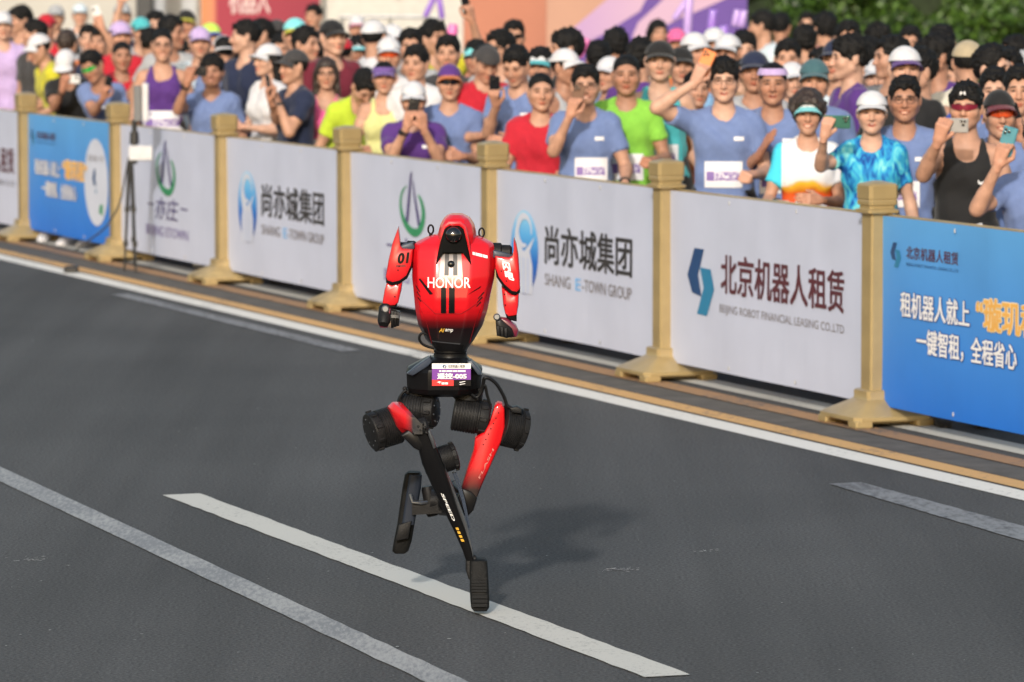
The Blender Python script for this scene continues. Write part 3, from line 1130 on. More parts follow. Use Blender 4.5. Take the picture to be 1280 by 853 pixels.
# --- hips: ribbed motors
RIB = [(.86, 0), (.97, .02), (1, .05)]
t = .08
while t < .62:
    RIB += [(1, t), (.965, t + .012), (.965, t + .03), (1, t + .042)]
    t += .075
RIB += [(1, .66), (.93, .68), (.93, .72), (1, .74), (1, .92), (.95, .97), (.80, 1.0)]


def motor(name, a, b, r, parent=None):
    o = drum(name, a, b, [(r * q, t) for q, t in RIB], M_RDARK, parent, 30)
    a, b = Vector(a), Vector(b)
    d = b - a
    M = Matrix.Translation(a) @ d.to_track_quat('Z', 'X').to_matrix().to_4x4()
    mb = MB()
    for k in range(9):
        an = 2 * math.pi * k / 9
        mb.box((-.006, -.004, .74 * d.length), (.006, .004, .93 * d.length), M @ Matrix.Rotation(an, 4, 'Z') @ Matrix.Translation((0, r * 1.02, 0)), bev=.0015)
    mb.build('cooling_lug', M_RDARK, o)
    mb = MB()
    for k in range(8):
        an = 2 * math.pi * k / 8 + .2
        mb.lathe([(.003, d.length * .985), (.003, d.length * 1.012), (.0005, d.length * 1.014)], 8, M @ Matrix.Translation((math.cos(an) * r * .68, math.sin(an) * r * .68, 0)))
    mb.build('bolt_ring', M_RGREY, o)
    return o


def link_bar(name, pts, m, parent=None, p=.55, n=16):
    """limb link: [(point, half_width_x, half_depth_y)] lofted with soft box sections"""
    rings = []
    for c, wx, wy in pts:
        rings.append([(c.x + wx * math.copysign(abs(math.cos(t)) ** p, math.cos(t)), c.y + wy * math.copysign(abs(math.sin(t)) ** p, math.sin(t)), c.z) for t in [2 * math.pi * k / n for k in range(n)]])
    if pts[0][0].z > pts[-1][0].z:
        rings = rings[::-1]
    mb = MB()
    mb.loft(rings)
    return mb.build(name, m, parent or robot, smooth=40)


lead = empty('leg')
lead.parent = robot
trail = empty('leg')
trail.parent = robot
# hip brackets under the pelvis
drum('hip_yoke', rp(524, 484, .01), rp(527, 500, .01), [(.045, 0), (.05, .3), (.05, .8), (.04, 1)], M_RDARK, lead)
drum('hip_yoke', rp(586, 486, .01), rp(584, 502, .01), [(.045, 0), (.05, .3), (.05, .8), (.04, 1)], M_RDARK, trail)
# leading leg: thigh swung up towards the viewer
motor('hip_motor', rp(500, 512, .0), rp(546, 514, -.035), .056, lead)
motor('hip_motor', rp(497, 530, -.05), rp(462, 541, -.09), .066, lead)
br = MB()
br.loft([[rp(x, y, d) for x, y, d in r] for r in (
    [(484, 510, -.07), (490, 503, -.06), (501, 502.5, -.05), (507, 512, -.05), (500, 540, -.07), (492, 531, -.08)],
    [(485, 508, -.12), (491, 502.5, -.12), (503, 504, -.12), (512, 514, -.12), (505, 544, -.12), (495, 533, -.12)],
    [(489, 512, -.155), (494, 506, -.155), (505, 507, -.16), (516, 519, -.17), (508, 546, -.16), (498, 534, -.16)],
    [(502, 522, -.205), (506, 515, -.205), (513, 515, -.205), (523, 526, -.21), (520, 541, -.205), (508, 537, -.205)],
    [(512, 531, -.235), (515, 522, -.235), (519, 522, -.235), (528, 531, -.24), (528, 543, -.235), (518, 543, -.235)])][::-1])
thigh_l = br.build('thigh', M_RBRACKET, lead, smooth=50)
shell('thigh_fork', [(503, 536), (514, 528), (527, 535), (532, 548), (527, 556), (519, 552)], -.215, -.10, M_RBLACK, .010, lead)
mb = MB()
text_into(mb, 'FLASH', lambda s, t: rp(495.5 + 12.5 * s + 2.2 * t, 514.3 + 9.8 * s - 3.9 * t, -.1565 - .034 * s), .03, .2)
mb.build('lettering', M_RWHITE, thigh_l, smooth=None)
mb = MB()
text_into(mb, 'S', lambda s, t: rp(510 + 3.2 * s + 1.4 * t, 526.3 + 2.6 * s - 3.4 * t, -.212), .05, .2)
mb.build('lettering', M_RGOLD, thigh_l, smooth=None)
drum('knee_joint', rp(519, 536, -.20), rp(535, 532, -.20), [(.026, 0), (.030, .1), (.030, .9), (.024, 1)], M_RDARK, lead, 20)
for (x, y) in ((523, 533), (528, 530), (531, 535), (526, 538), (533, 541)):
    ball(rp(x, y, -.232), .0055, 'bolt', M_RDARK, lead)
# shin: long black blade
shin_pts = [((527, 537), 6.5, .026, -.195), ((533, 556), 11.5, .034, -.18), ((541, 580), 13.5, .036, -.165), ((551, 606), 12.0, .032, -.145), ((562, 634), 9.5, .026, -.125), ((575, 664), 7.5, .02, -.105), ((584, 688), 6.0, .017, -.09), ((589, 706), 5.0, .015, -.08)]
shin = link_bar('shin', [(rp(x, y, d), w * RY / F_PX, dp) for (x, y), w, dp, d in shin_pts], M_RBLACK, lead)
# steel side of the shin
sd = [((539, 545), 1.6, -.17), ((556, 588), 2.4, -.145), ((569, 622), 3.0, -.12), ((581, 655), 3.2, -.10), ((588, 682), 2.6, -.085), ((590, 697), 2.0, -.08)]
link_bar('shin_side_plate', [(rp(x, y, d), w * RY / F_PX, .018) for (x, y), w, d in sd], M_RGREY, lead, .5, 12)
mb = MB()
mb.tube([rp(535, 538, -.215), rp(541, 552, -.215), rp(543, 560, -.21)], [.006, .007, .005], 8)
mb.build('tendon', M_RGREY, lead)


def on_line(s, off, d):
    """along the front of the shin"""
    x0, y0, x1, y1 = 549.5, 618, 577.5, 682
    L = math.hypot(x1 - x0, y1 - y0)
    nx, ny = (y1 - y0) / L, -(x1 - x0) / L
    return rp(x0 + (x1 - x0) * s + nx * off, y0 + (y1 - y0) * s + ny * off, d + s * .055)


mb = MB()
text_into(mb, 'SPEED', lambda s, t: on_line(.0 + .54 * s, 1.8 + 2.9 * t, -.174), .03, .25)
mb.build('lettering', M_RWHITE, shin, smooth=None)
mb = MB()
for k in range(4):
    a = .66 + k * .075
    mb.add([on_line(a, 1.4, -.174), on_line(a + .05, 1.4, -.174), on_line(a + .068, 4.6, -.174), on_line(a + .018, 4.6, -.174)], [(0, 1, 2, 3)])
mb.build('orange_mark', M_RGOLD, shin, smooth=None)
motor('calf_motor', rp(548, 576, -.12), rp(571, 569, -.11), .046, lead)
drum('calf_motor_end', rp(546, 578, -.125), rp(530, 583, -.13), [(.045, 0), (.045, .5), (.036, .7), (.03, 1)], M_RDARK, lead)
for k in range(2):
    mb = MB()
    mb.tube([rp(566 + k * 3, 590, -.10), rp(570 + k * 3, 600, -.10), rp(578 + k * 2, 625, -.09), rp(586 + k, 660, -.08)], .0035, 6)
    mb.build('push_rod', M_RNAVY, lead)
# front foot, toe pointing down
drum('ankle', rp(585, 700, -.075), rp(596, 700, -.075), [(.014, 0), (.018, .15), (.018, .85), (.013, 1)], M_RDARK, lead, 16)
link_bar('ankle_bracket', [(rp(586.5, 690, -.08), .012, .014), (rp(587, 712, -.085), .014, .018), (rp(589, 724, -.09), .009, .014)], M_RDARK, lead)


def shoe(parent, outline, dy0, dy1, thick):
    """shoe block seen end on: outline rows of (xc, y, half width), going down the foot"""
    n = len(outline)
    pts = []
    for k, (x, y, hw) in enumerate(outline):
        d = dy0 + (dy1 - dy0) * k / (n - 1)
        pts.append((rp(x, y, d), hw * RY / F_PX, thick))
    o = link_bar('foot', pts, M_RRUB, parent, .42, 20)
    return o, pts


foot, fp = shoe(lead, [(598.0, 698, 8.5), (598.0, 700.5, 11.0), (598.4, 712, 11.6), (598.8, 724, 11.8), (599.2, 736, 12.0), (599.8, 750, 12.0), (600.2, 759, 11.4), (600.4, 763, 8.5)], -.07, -.155, .030)
for k, (y0, y1) in enumerate(((702, 719), (722, 741), (744, 760))):
    mb = MB()
    d = -.07 - .085 * (y0 - 698) / 65 - .031
    d2 = -.07 - .085 * (y1 - 698) / 65 - .031
    cxx = 598.2 + (y0 - 700) * .035
    hw = 9.6
    for q in range(3 if k != 1 else 5):
        nq = 3 if k != 1 else 5
        a, b = q / nq, (q + .82) / nq
        ya, yb = y0 + (y1 - y0) * a, y0 + (y1 - y0) * b
        da, db = d + (d2 - d) * a, d + (d2 - d) * b
        r0 = [rp(cxx - hw, yb, db), rp(cxx + hw, yb, db), rp(cxx + hw, ya, da), rp(cxx - hw, ya, da)]
        mb.loft([[v + Vector((0, -.0012, 0)) for v in r0], [v + Vector((0, .012, 0)) for v in r0]])
    mb.build('sole_tread', M_RRUB, foot, smooth=None)

# trailing leg
motor('hip_motor', rp(566, 516, .0), rp(612, 524, .0), .060, trail)
motor('hip_motor', rp(626, 531, -.01), rp(655, 538, .015), .070, trail)
thigh_r = shell('thigh', [(619, 505), (622.5, 502.3), (627.5, 503.5), (630.5, 509), (631.5, 532), (629, 546), (618, 570), (602, 606), (592, 632), (584, 642), (574, 640), (571, 628), (580, 598), (592, 562), (594, 546), (606, 537), (613, 524)], -.055, .045, M_RTHIGH, .012, trail)
mb = MB()
text_into(mb, 'FLASH', lambda s, t: rp(600 + 18 * s - 2.4 * t, 599 - 37 * s - 1.3 * t, -.0565), .03, .1)
mb.build('lettering', mat('pale_red_print', (.50, .14, .12), .5), thigh_r, smooth=None)
for k in range(7):
    ball(rp(604 + k * 3.2, 556 - k * 6.6, -.0555), .0022, 'screw', M_RDARK, thigh_r)
shell('knee_cap', [(571, 620), (578, 608), (590, 612), (597, 620), (592, 636), (585, 643), (575, 643), (568, 634)], -.062, .05, M_RBLACK, .010, trail)
shell('knee_link', [(556, 612), (563, 606), (574, 616), (576, 640), (566, 650), (556, 644)], .06, .20, M_RDARK, .010, trail)
drum('knee_joint', rp(568, 629, .01), rp(588, 629, .01), [(.028, 0), (.034, .1), (.034, .9), (.028, 1)], M_RDARK, trail, 20)
mb = MB()
mb.tube([rp(572, 632, .03), rp(566, 632, .12), rp(560, 630, .22), rp(552, 629, .32)], [.034, .032, .028, .024], 14)
mb.build('shin', M_RBLACK, trail)
drum('ankle', rp(562, 628, .28), rp(538, 626, .28), [(.030, 0), (.048, .1), (.048, .5), (.038, .6), (.038, 1)], M_RDARK, trail, 20)
mb = MB()
mb.loft([[rp(x, y, d) for x, y, d in r] for r in (
    [(552, 622, .24), (552, 642, .24), (552, 642, .34), (552, 622, .34)], [(532, 626, .25), (532, 643, .25), (532, 643, .33), (532, 626, .33)], [(515, 626, .25), (515, 644, .25), (515, 644, .32), (515, 626, .32)])])
mb.build('ankle_bracket', M_RDARK, trail)
drum('ankle_spring', rp(534, 608, .31), rp(541, 645, .31), [(.018, 0), (.022, .1), (.022, .9), (.018, 1)], M_RDARK, trail, 16)
for (dx, m, nm, dd, hw) in ((0, M_RRUB, 'foot', 0, 1.0), (2.2, mat('dark_slate_plastic', (.020, .026, .040), .5, spec=.2), 'foot_cover', -.012, .74)):
    pts = []
    for k, (x, y, w) in enumerate([(517, 590, 7.5), (516.8, 593, 11.2), (514.6, 610, 12.0), (511.0, 632, 11.6), (507.5, 655, 11.2), (503.5, 676, 11.6), (500.6, 688, 10.6), (500, 691, 7)]):
        if nm == 'foot_cover' and k > 4:
            continue
        pts.append((rp(x + dx * 1.3, y + (3 if k == 0 and dx else 0), .30 + dd + .02 * k / 7), w * hw * RY / F_PX, .032))
    ft = link_bar(nm, pts, m, trail, .45, 20)
shell('toe_pad', [(496, 668), (512, 664), (508, 686), (492, 689)], .255, .27, M_RDARK, .004, trail)
mb = MB()
mb.tube([rp(513, 618, .25), rp(516, 628, .24), rp(526, 629, .24), rp(534, 628, .25)], .006, 8)
mb.build('brake_rod', M_RGREY, trail)

# cables at the hip and waist
for nm, pts, r in (('cable', [(588, 492), (596, 497), (602, 490), (604, 480), (606, 473), (613, 474), (622, 482), (630, 496), (634, 507), (640, 511)], .0062),
                   ('cable', [(597, 500), (601, 488), (606, 482), (609, 494), (613, 507)], .0052),
                   ('cable', [(538, 421), (528, 416.5), (524, 423), (529, 431), (543, 436)], .0045),
                   ('cable', [(508, 488), (503, 492), (500, 500), (505, 505)], .005),
                   ('cable', [(573, 607), (569, 601), (563, 605), (560, 612)], .0012)):
    mb = MB()
    P = [rp(x, y, -.05) for x, y in pts]
    fine = []
    for i in range(len(P) - 1):
        p0, p1, p2, p3 = P[max(i - 1, 0)], P[i], P[i + 1], P[min(i + 2, len(P) - 1)]
        for k in range(5):
            t = k / 5
            fine.append(.5 * ((2 * p1) + (p2 - p0) * t + (2 * p0 - 5 * p1 + 4 * p2 - p3) * t * t + (3 * p1 - p0 - 3 * p2 + p3) * t ** 3))
    fine.append(P[-1])
    mb.tube(fine, r, 8)
    mb.build(nm, M_RBLACK, robot)
shell('cable_clamp', [(637, 508), (646, 506), (652, 509), (652, 515), (640, 514)], -.06, .0, M_RDARK, .004, trail)
# ------------------------------------------------------------------ people: bodies grown as one skin from a posed skeleton
BIG = .12


def net(f, o, h):
    """surface of f < 0 as quads"""
    s = f < 0
    nx, ny, nz = f.shape
    off = [(i, j, k) for i in (0, 1) for j in (0, 1) for k in (0, 1)]
    cnt = np.zeros((nx - 1, ny - 1, nz - 1), np.int8)
    for i, j, k in off:
        cnt += s[i:nx - 1 + i, j:ny - 1 + j, k:nz - 1 + k]
    act = (cnt > 0) & (cnt < 8)
    idx = np.argwhere(act)
    c8 = np.stack([f[idx[:, 0] + i, idx[:, 1] + j, idx[:, 2] + k] for i, j, k in off], 1)
    pos = np.zeros((len(idx), 3))
    num = np.zeros(len(idx))
    offa = np.array(off, float)
    for a in range(8):
        for b in range(a + 1, 8):
            if sum(abs(offa[a] - offa[b])) == 1:
                fa, fb = c8[:, a], c8[:, b]
                m = (fa < 0) != (fb < 0)
                t = np.where(m, fa / np.where(m, fa - fb, 1), 0)
                pos += np.where(m[:, None], offa[a] + (offa[b] - offa[a]) * t[:, None], 0)
                num += m
    V = (idx + pos / num[:, None]) * h + np.asarray(o)
    vm = np.full(act.shape, -1, np.int64)
    vm[act] = np.arange(len(idx))
    Q = []
    for ax in range(3):
        lo = [slice(None)] * 3
        hi = [slice(None)] * 3
        lo[ax] = slice(0, -1)
        hi[ax] = slice(1, None)
        A, B = s[tuple(lo)], s[tuple(hi)]
        e = np.argwhere(A != B)
        o1, o2 = [(1, 2), (2, 0), (0, 1)][ax]
        e = e[(e[:, o1] > 0) & (e[:, o2] > 0)]
        ins = A[e[:, 0], e[:, 1], e[:, 2]]

        def cell(d1, d2):
            c = e.copy()
            c[:, o1] -= d1
            c[:, o2] -= d2
            return vm[c[:, 0], c[:, 1], c[:, 2]]
        q = np.stack([cell(1, 1), cell(0, 1), cell(0, 0), cell(1, 0)], 1)
        q[~ins] = q[~ins][:, ::-1]
        Q.append(q)
    Q = np.concatenate(Q)
    return V, Q[(Q >= 0).all(1)]


class Field:
    def __init__(s, lo, hi, h):
        s.h = h
        s.o = np.array(lo, float) - 2 * h
        n = np.ceil((np.array(hi) - s.o) / h).astype(int) + 3
        s.ax = [s.o[k] + h * np.arange(n[k]) for k in range(3)]
        s.f = np.full(tuple(n), BIG, np.float32)

    def sl(s, lo, hi):
        r = []
        for k in range(3):
            a = int(np.clip(math.floor((lo[k] - s.o[k]) / s.h), 0, len(s.ax[k])))
            b = int(np.clip(math.ceil((hi[k] - s.o[k]) / s.h) + 1, 0, len(s.ax[k])))
            r.append(slice(a, b))
        return tuple(r)

    def grid(s, sl):
        X = s.ax[0][sl[0]][:, None, None]
        Y = s.ax[1][sl[1]][None, :, None]
        Z = s.ax[2][sl[2]][None, None, :]
        return X, Y, Z

    def put(s, sl, d, k, mode):
        a = s.f[sl]
        if mode == 'add':
            hh = np.maximum(k - np.abs(a - d), 0) / k
            s.f[sl] = np.minimum(a, d) - hh * hh * k * .25
        elif mode == 'sub':
            d = -d
            hh = np.maximum(k - np.abs(a - d), 0) / k
            s.f[sl] = np.maximum(a, d) + hh * hh * k * .25
        elif mode == 'and':
            s.f[sl] = np.maximum(a, d)

    def cap(s, a, b, ra, rb=None, k=.03, mode='add', cut=None):
        rb = ra if rb is None else rb
        a, b = np.array(a, float), np.array(b, float)
        m = max(ra, rb) + .075
        sl = s.sl(np.minimum(a, b) - m, np.maximum(a, b) + m)
        X, Y, Z = s.grid(sl)
        ba = b - a
        L2 = max((ba ** 2).sum(), 1e-9)
        px, py, pz = X - a[0], Y - a[1], Z - a[2]
        dt = (px * ba[0] + py * ba[1] + pz * ba[2]) / L2
        t = np.clip(dt, 0, 1)
        d = np.sqrt((px - t * ba[0]) ** 2 + (py - t * ba[1]) ** 2 + (pz - t * ba[2]) ** 2) - (ra + (rb - ra) * t)
        if cut is not None:                    # flat end at fraction cut of the length
            d = np.maximum(d, (dt - cut) * math.sqrt(L2))
        s.put(sl, d, k, mode)

    def ell(s, c, r, k=.02, mode='add'):
        c, r = np.array(c, float), np.array(r, float)
        m = .05
        sl = s.sl(c - r - m, c + r + m)
        X, Y, Z = s.grid(sl)
        q = np.sqrt(((X - c[0]) / r[0]) ** 2 + ((Y - c[1]) / r[1]) ** 2 + ((Z - c[2]) / r[2]) ** 2)
        s.put(sl, (q - 1) * r.min(), k, mode)

    def mesh(s):
        return net(s.f, s.o, s.h)


def np_mesh(name, V, Q, col=None, smooth=True):
    me = bpy.data.meshes.new(name)
    V = np.asarray(V, np.float32)
    Q = np.asarray(Q, np.int32)
    me.vertices.add(len(V))
    me.vertices.foreach_set('co', V.ravel())
    me.loops.add(Q.size)
    me.loops.foreach_set('vertex_index', Q.ravel())
    me.polygons.add(len(Q))
    me.polygons.foreach_set('loop_start', np.arange(0, Q.size, 4, dtype=np.int32))
    me.update(calc_edges=True)
    if smooth:
        me.polygons.foreach_set('use_smooth', np.ones(len(Q), bool))
    if col is not None:
        at = me.color_attributes.new('tone', 'FLOAT_COLOR', 'POINT')
        at.data.foreach_set('color', np.concatenate([col, np.ones((len(col), 1))], 1).astype(np.float32).ravel())
    me.validate()
    return me


# --- heads (origin between the ears, facing -Y)
def make_head(face, fem):
    F = Field((-.10, -.13, -.20), (.10, .13, .14), .0052)
    w = .95 if fem else 1.0
    F.ell((0, .016, .030), (.076 * w, .094, .085), .01)
    F.ell((0, -.026, -.032), (.065 * w, .062, .080), .035)
    for sx in (-1, 1):
        F.cap((sx * .055 * w, .002, -.052), (sx * .015, -.060, -.094), .020 if not fem else .015, .017, .03)
        F.ell((sx * .043, -.056, -.026), (.022, .022, .02), .03)
        F.ell((sx * .080 * w, .012, -.004), (.011, .019, .033), .008)
    F.ell((0, -.068, -.100), (.020, .018, .016), .02)
    F.cap((-.040, -.074, .024), (.040, -.074, .024), .012, .012, .02)
    for sx in (-1, 1):
        F.ell((sx * .031, -.098, .004), (.017, .014, .011), .012, 'sub')
        F.ell((sx * .031, -.074, .004), (.0135, .0125, .0115), .004)
    F.cap((0, -.084, .012), (0, -.103, -.030), .0075, .0125, .012)
    for sx in (-1, 1):
        F.ell((sx * .012, -.092, -.034), (.008, .010, .008), .008)
    mw = {'calm': .020, 'smile': .026, 'shout': .020}[face]
    for sx in (-1, 1):
        up = .006 if face == 'smile' else 0
        F.cap((0, -.090, -.060), (sx * mw, -.080, -.060 + up), .0075, .005, .008)
        F.cap((0, -.088, -.071), (sx * mw * .8, -.078, -.068 + up), .007, .005, .008)
    if face == 'shout':
        F.ell((0, -.094, -.066), (.016, .016, .013), .004, 'sub')
    if face == 'smile':
        F.ell((0, -.098, -.064), (.020, .012, .006), .004, 'sub')
    F.cap((0, .022, -.06), (0, .024, -.19), .052 if not fem else .045, .058 if not fem else .05, .025)
    V, Q = F.mesh()
    V = V + (np.roll(V, 0))*0
    x, y, z = V.T
    ax = np.abs(x)
    C = np.ones((len(V), 3))

    def blend(m, c):
        C[:] = C * (1 - m[:, None]) + np.array(c) * m[:, None]
    front = np.clip((-y - .05) / .01, 0, 1)
    blend(front * np.exp(-(((ax - .03) / .030) ** 2 + ((z + .028) / .026) ** 2)) * .5, (1.08, .86, .80))
    up = .004 if face == 'smile' else 0
    lip = front * np.clip(1.25 - (((x) / (mw + .004)) ** 2 + ((z + .066 - up * (ax / .02)) / .0125) ** 2), 0, 1)
    blend(np.clip(lip * 2, 0, 1), (.86, .52, .48))
    if face != 'calm':
        hh = .010 if face == 'shout' else .0055
        mo = front * np.clip(1.3 - ((x / (mw * .72)) ** 2 + ((z + .0655) / hh) ** 2), 0, 1)
        blend(np.clip(mo * 3, 0, 1), (.35, .10, .09) if face == 'shout' else (1.5, 1.75, 2.0))
        if face == 'shout':
            te = front * np.clip(1.2 - ((x / .013) ** 2 + ((z + .0585) / .004) ** 2), 0, 1)
            blend(np.clip(te * 3, 0, 1), (1.5, 1.75, 2.0))
    brow = front * np.clip(1.2 - (((ax - .031) / .021) ** 2 + ((z - .0235 + (ax - .031) * .12) / .0055) ** 2), 0, 1)
    blend(np.clip(brow * 3, 0, 1) * .95, (.07, .06, .06))
    eye = front * np.clip(1.2 - (((ax - .031) / .0155) ** 2 + ((z - .004) / .0062) ** 2), 0, 1)
    blend(np.clip(eye * 3, 0, 1), (.30, .27, .27))
    iris = front * np.clip(1.3 - (((ax - .030) / .0075) ** 2 + ((z - .004) / .0068) ** 2), 0, 1)
    blend(np.clip(iris * 3, 0, 1), (.05, .04, .04))
    return V, Q, C


HEADS = {(f, w): make_head(f, w) for f in ('calm', 'smile', 'shout') for w in (0, 1)}


def wob(X, Y, Z, fr, seed, n=5):
    r = np.random.RandomState(seed)
    t = 0
    for _ in range(n):
        d = r.normal(size=3) * fr
        t = t + np.sin(X * d[0] + Y * d[1] + Z * d[2] + r.rand() * 6.28)
    return t / n


def make_hair(kind, seed):
    F = Field((-.13, -.15, -.34 if kind in ('long', 'longcap', 'tail') else -.14), (.13, .18, .17), .0062)
    off = {'short': .011, 'crop': .006, 'tuft': .016, 'long': .018, 'longcap': .005, 'tail': .006, 'curly': .034}[kind]
    F.ell((0, .018, .034), (.077 + off * (.7 if kind in ('long', 'curly') else .5), .095 + off, .086 + off), .01)
    if kind in ('short', 'tuft'):
        F.ell((0, .008, .060), (.074 + off * .5, .090 + off * .6, .062 + off), .02)
        for k in range(130 if kind == 'tuft' else 100):
            a, e = RNG.rand() * 6.28, RNG.uniform(.45, 1.5)
            p = np.array((math.cos(a) * math.cos(e) * .076, .008 + math.sin(a) * math.cos(e) * .092, .042 + math.sin(e) * .076))
            dirn = np.array((RNG.normal(.25, .5), RNG.normal(-.2, .5), RNG.uniform(.2, 1.0)))
            L = RNG.uniform(.016, .034) * (1.3 if kind == 'tuft' else 1)
            F.cap(p, p + dirn / np.linalg.norm(dirn) * L, .0085, .003, .005)
    X, Y, Z = F.grid((slice(None),) * 3)
    ys = np.array([-.14, -.10, -.07, -.045, -.02, .01, .05, .12])
    zs = {'short': [.078, .068, .060, .026, .000, .0, -.040, -.065], 'crop': [.088, .076, .066, .034, .010, .008, -.02, -.05],
          'tuft': [.066, .052, .044, .018, -.006, .0, -.045, -.07], 'long': [.078, .066, .050, -.02, -.09, -.13, -.15, -.15], 'longcap': [.078, .066, .050, -.02, -.09, -.13, -.15, -.15],
          'tail': [.092, .080, .064, .024, .004, .004, -.02, -.05], 'curly': [.080, .066, .046, -.01, -.045, -.05, -.07, -.08]}[kind]
    if kind in ('long', 'longcap'):
        for sx in (-1, 1):
            F.cap((sx * .075, .03, .0), (sx * .082, .045, -.20), .034, .030, .03)
        F.cap((0, .08, .0), (0, .085, -.24), .06, .05, .04)
        zs = [.078, .066, .050, -.01, -.3, -.3, -.3, -.3]
    if kind == 'curly':
        for k in range(46):
            a, e = RNG.rand() * 6.28, RNG.uniform(-.2, 1.4)
            F.ell((math.cos(a) * math.cos(e) * .098, .02 + math.sin(a) * math.cos(e) * .112, .03 + math.sin(e) * .105), (.026, .026, .026), .012)
    zl = np.interp(Y, ys, zs) - np.clip((np.abs(X) - .046) / .018, 0, 1) * np.clip((-Y - .01) / .02, 0, 1) * .034
    if kind in ('short', 'tuft'):
        zl = zl + .010 * np.sin(X * 95 + seed) * np.clip((-Y - .05) / .02, 0, 1)
    amp = {'short': .007, 'crop': .003, 'tuft': .011, 'long': .005, 'longcap': .002, 'tail': .003, 'curly': .006}[kind]
    F.f = (F.f + amp * wob(X, Y, Z, 95, seed) + amp * .6 * wob(X, Y, Z * .4, 190, seed + 1)).astype(np.float32)
    F.f = np.maximum(F.f, (zl - Z + .008 * wob(X, Y, Z * 0, 90, seed + 3) + .009 * wob(X, Y, Z * 0, 210, seed + 4)) * .8).astype(np.float32)
    if kind == 'tail':
        F.cap((0, .115, .05), (0, .15, .02), .026, .03, .02)
        F.cap((0, .15, .02), (0, .145, -.16), .032, .012, .02)
    V, Q = F.mesh()
    return np_mesh('hair_' + kind, V, Q)


HAIR = {k: make_hair(k, 5 + i * 7) for i, k in enumerate(('short', 'crop', 'tuft', 'long', 'longcap', 'tail', 'curly'))}


# --- hands (origin at the wrist, fingers along +Z, palm facing -Y, thumb at -X)
def make_hand(pose):
    F = Field((-.085, -.11, -.035), (.065, .05, .22), .0052)
    F.cap((0, 0, -.02), (0, 0, .015), .024, .024, .01)
    for x in (-.027, -.009, .009, .027):
        F.cap((x * .55, 0, .012), (x, -.003, .088), .0155, .0125, .012)
    bend = {'relax': (25, 30, 20), 'grip': (55, 62, 40), 'open': (8, 8, 6), 'fist': (85, 95, 60)}[pose]
    for x, L in zip((-.029, -.0095, .010, .028), (.043, .048, .045, .035)):
        p = np.array((x, -.003, .090))
        a = 0
        sp = x * (1.6 if pose == 'open' else .5)
        for k, (bb, sg) in enumerate(zip(bend, (1, .62, .5))):
            a += R(bb)
            d = np.array((sp, -math.sin(a), math.cos(a)))
            q = p + d * L * sg
            F.cap(p, q, (.0098, .009, .0082)[k], (.009, .0082, .0072)[k], .004)
            p = q
    th = {'relax': ((-.052, -.022, .055), (-.058, -.040, .085)), 'grip': ((-.050, -.035, .055), (-.040, -.062, .085)), 'open': ((-.064, -.012, .058), (-.082, -.018, .088)), 'fist': ((-.044, -.038, .055), (-.012, -.056, .070))}[pose]
    F.cap((-.020, -.006, .020), th[0], .017, .012, .01)
    F.cap(th[0], th[1], .0115, .0085, .005)
    return F.mesh()


HANDS = {p: make_hand(p) for p in ('relax', 'grip', 'open', 'fist')}


def rot(ax, a):
    return np.array(Matrix.Rotation(a, 3, ax))


def frame(f, n):
    """columns x,y,z with z along f and -y as near as possible to n"""
    z = np.array(f, float)
    z /= np.linalg.norm(z)
    y = -np.array(n, float)
    y = y - z * y.dot(z)
    if np.linalg.norm(y) < 1e-4:
        y = np.array((0, 1, 0)) - z * z[1]
    y /= np.linalg.norm(y)
    return np.stack([np.cross(y, z), y, z], 1)


ARMS = {  # wrist target, hand, finger direction, palm direction, for the arm on the viewer's left (x < 0) of someone facing us
    'down': ((-.27, -.03, .84), 'relax', (0, -.15, -1), (1, 0, 0)),
    'bent': ((-.17, -.30, 1.10), 'fist', (.55, -.8, .15), (.3, .3, -1)),
    'front': ((-.08, -.29, 1.12), 'relax', (.9, -.3, .1), (0, 1, -.2)),
    'rail': ((-.24, -.30, 1.02), 'relax', (.2, -.9, -.3), (0, -.2, -1)),
    'up': ((-.30, -.12, 1.80), 'open', (0, -.1, 1), (0, -1, 0)),
    'phone': ((-.07, -.33, 1.44), 'grip', (.25, -.1, 1), (.3, .95, 0)),
    'phone2': ((-.06, -.34, 1.36), 'grip', (.15, -.15, 1), (.4, .9, 0)),
    'phonehi': ((-.13, -.28, 1.74), 'grip', (.2, -.15, 1), (.3, .95, 0)),
    'clap': ((-.07, -.30, 1.22), 'open', (.25, -.45, .85), (1, 0, 0)),
    'hip': ((-.25, -.10, 1.02), 'relax', (.6, -.3, -.7), (1, 0, 0)),
}


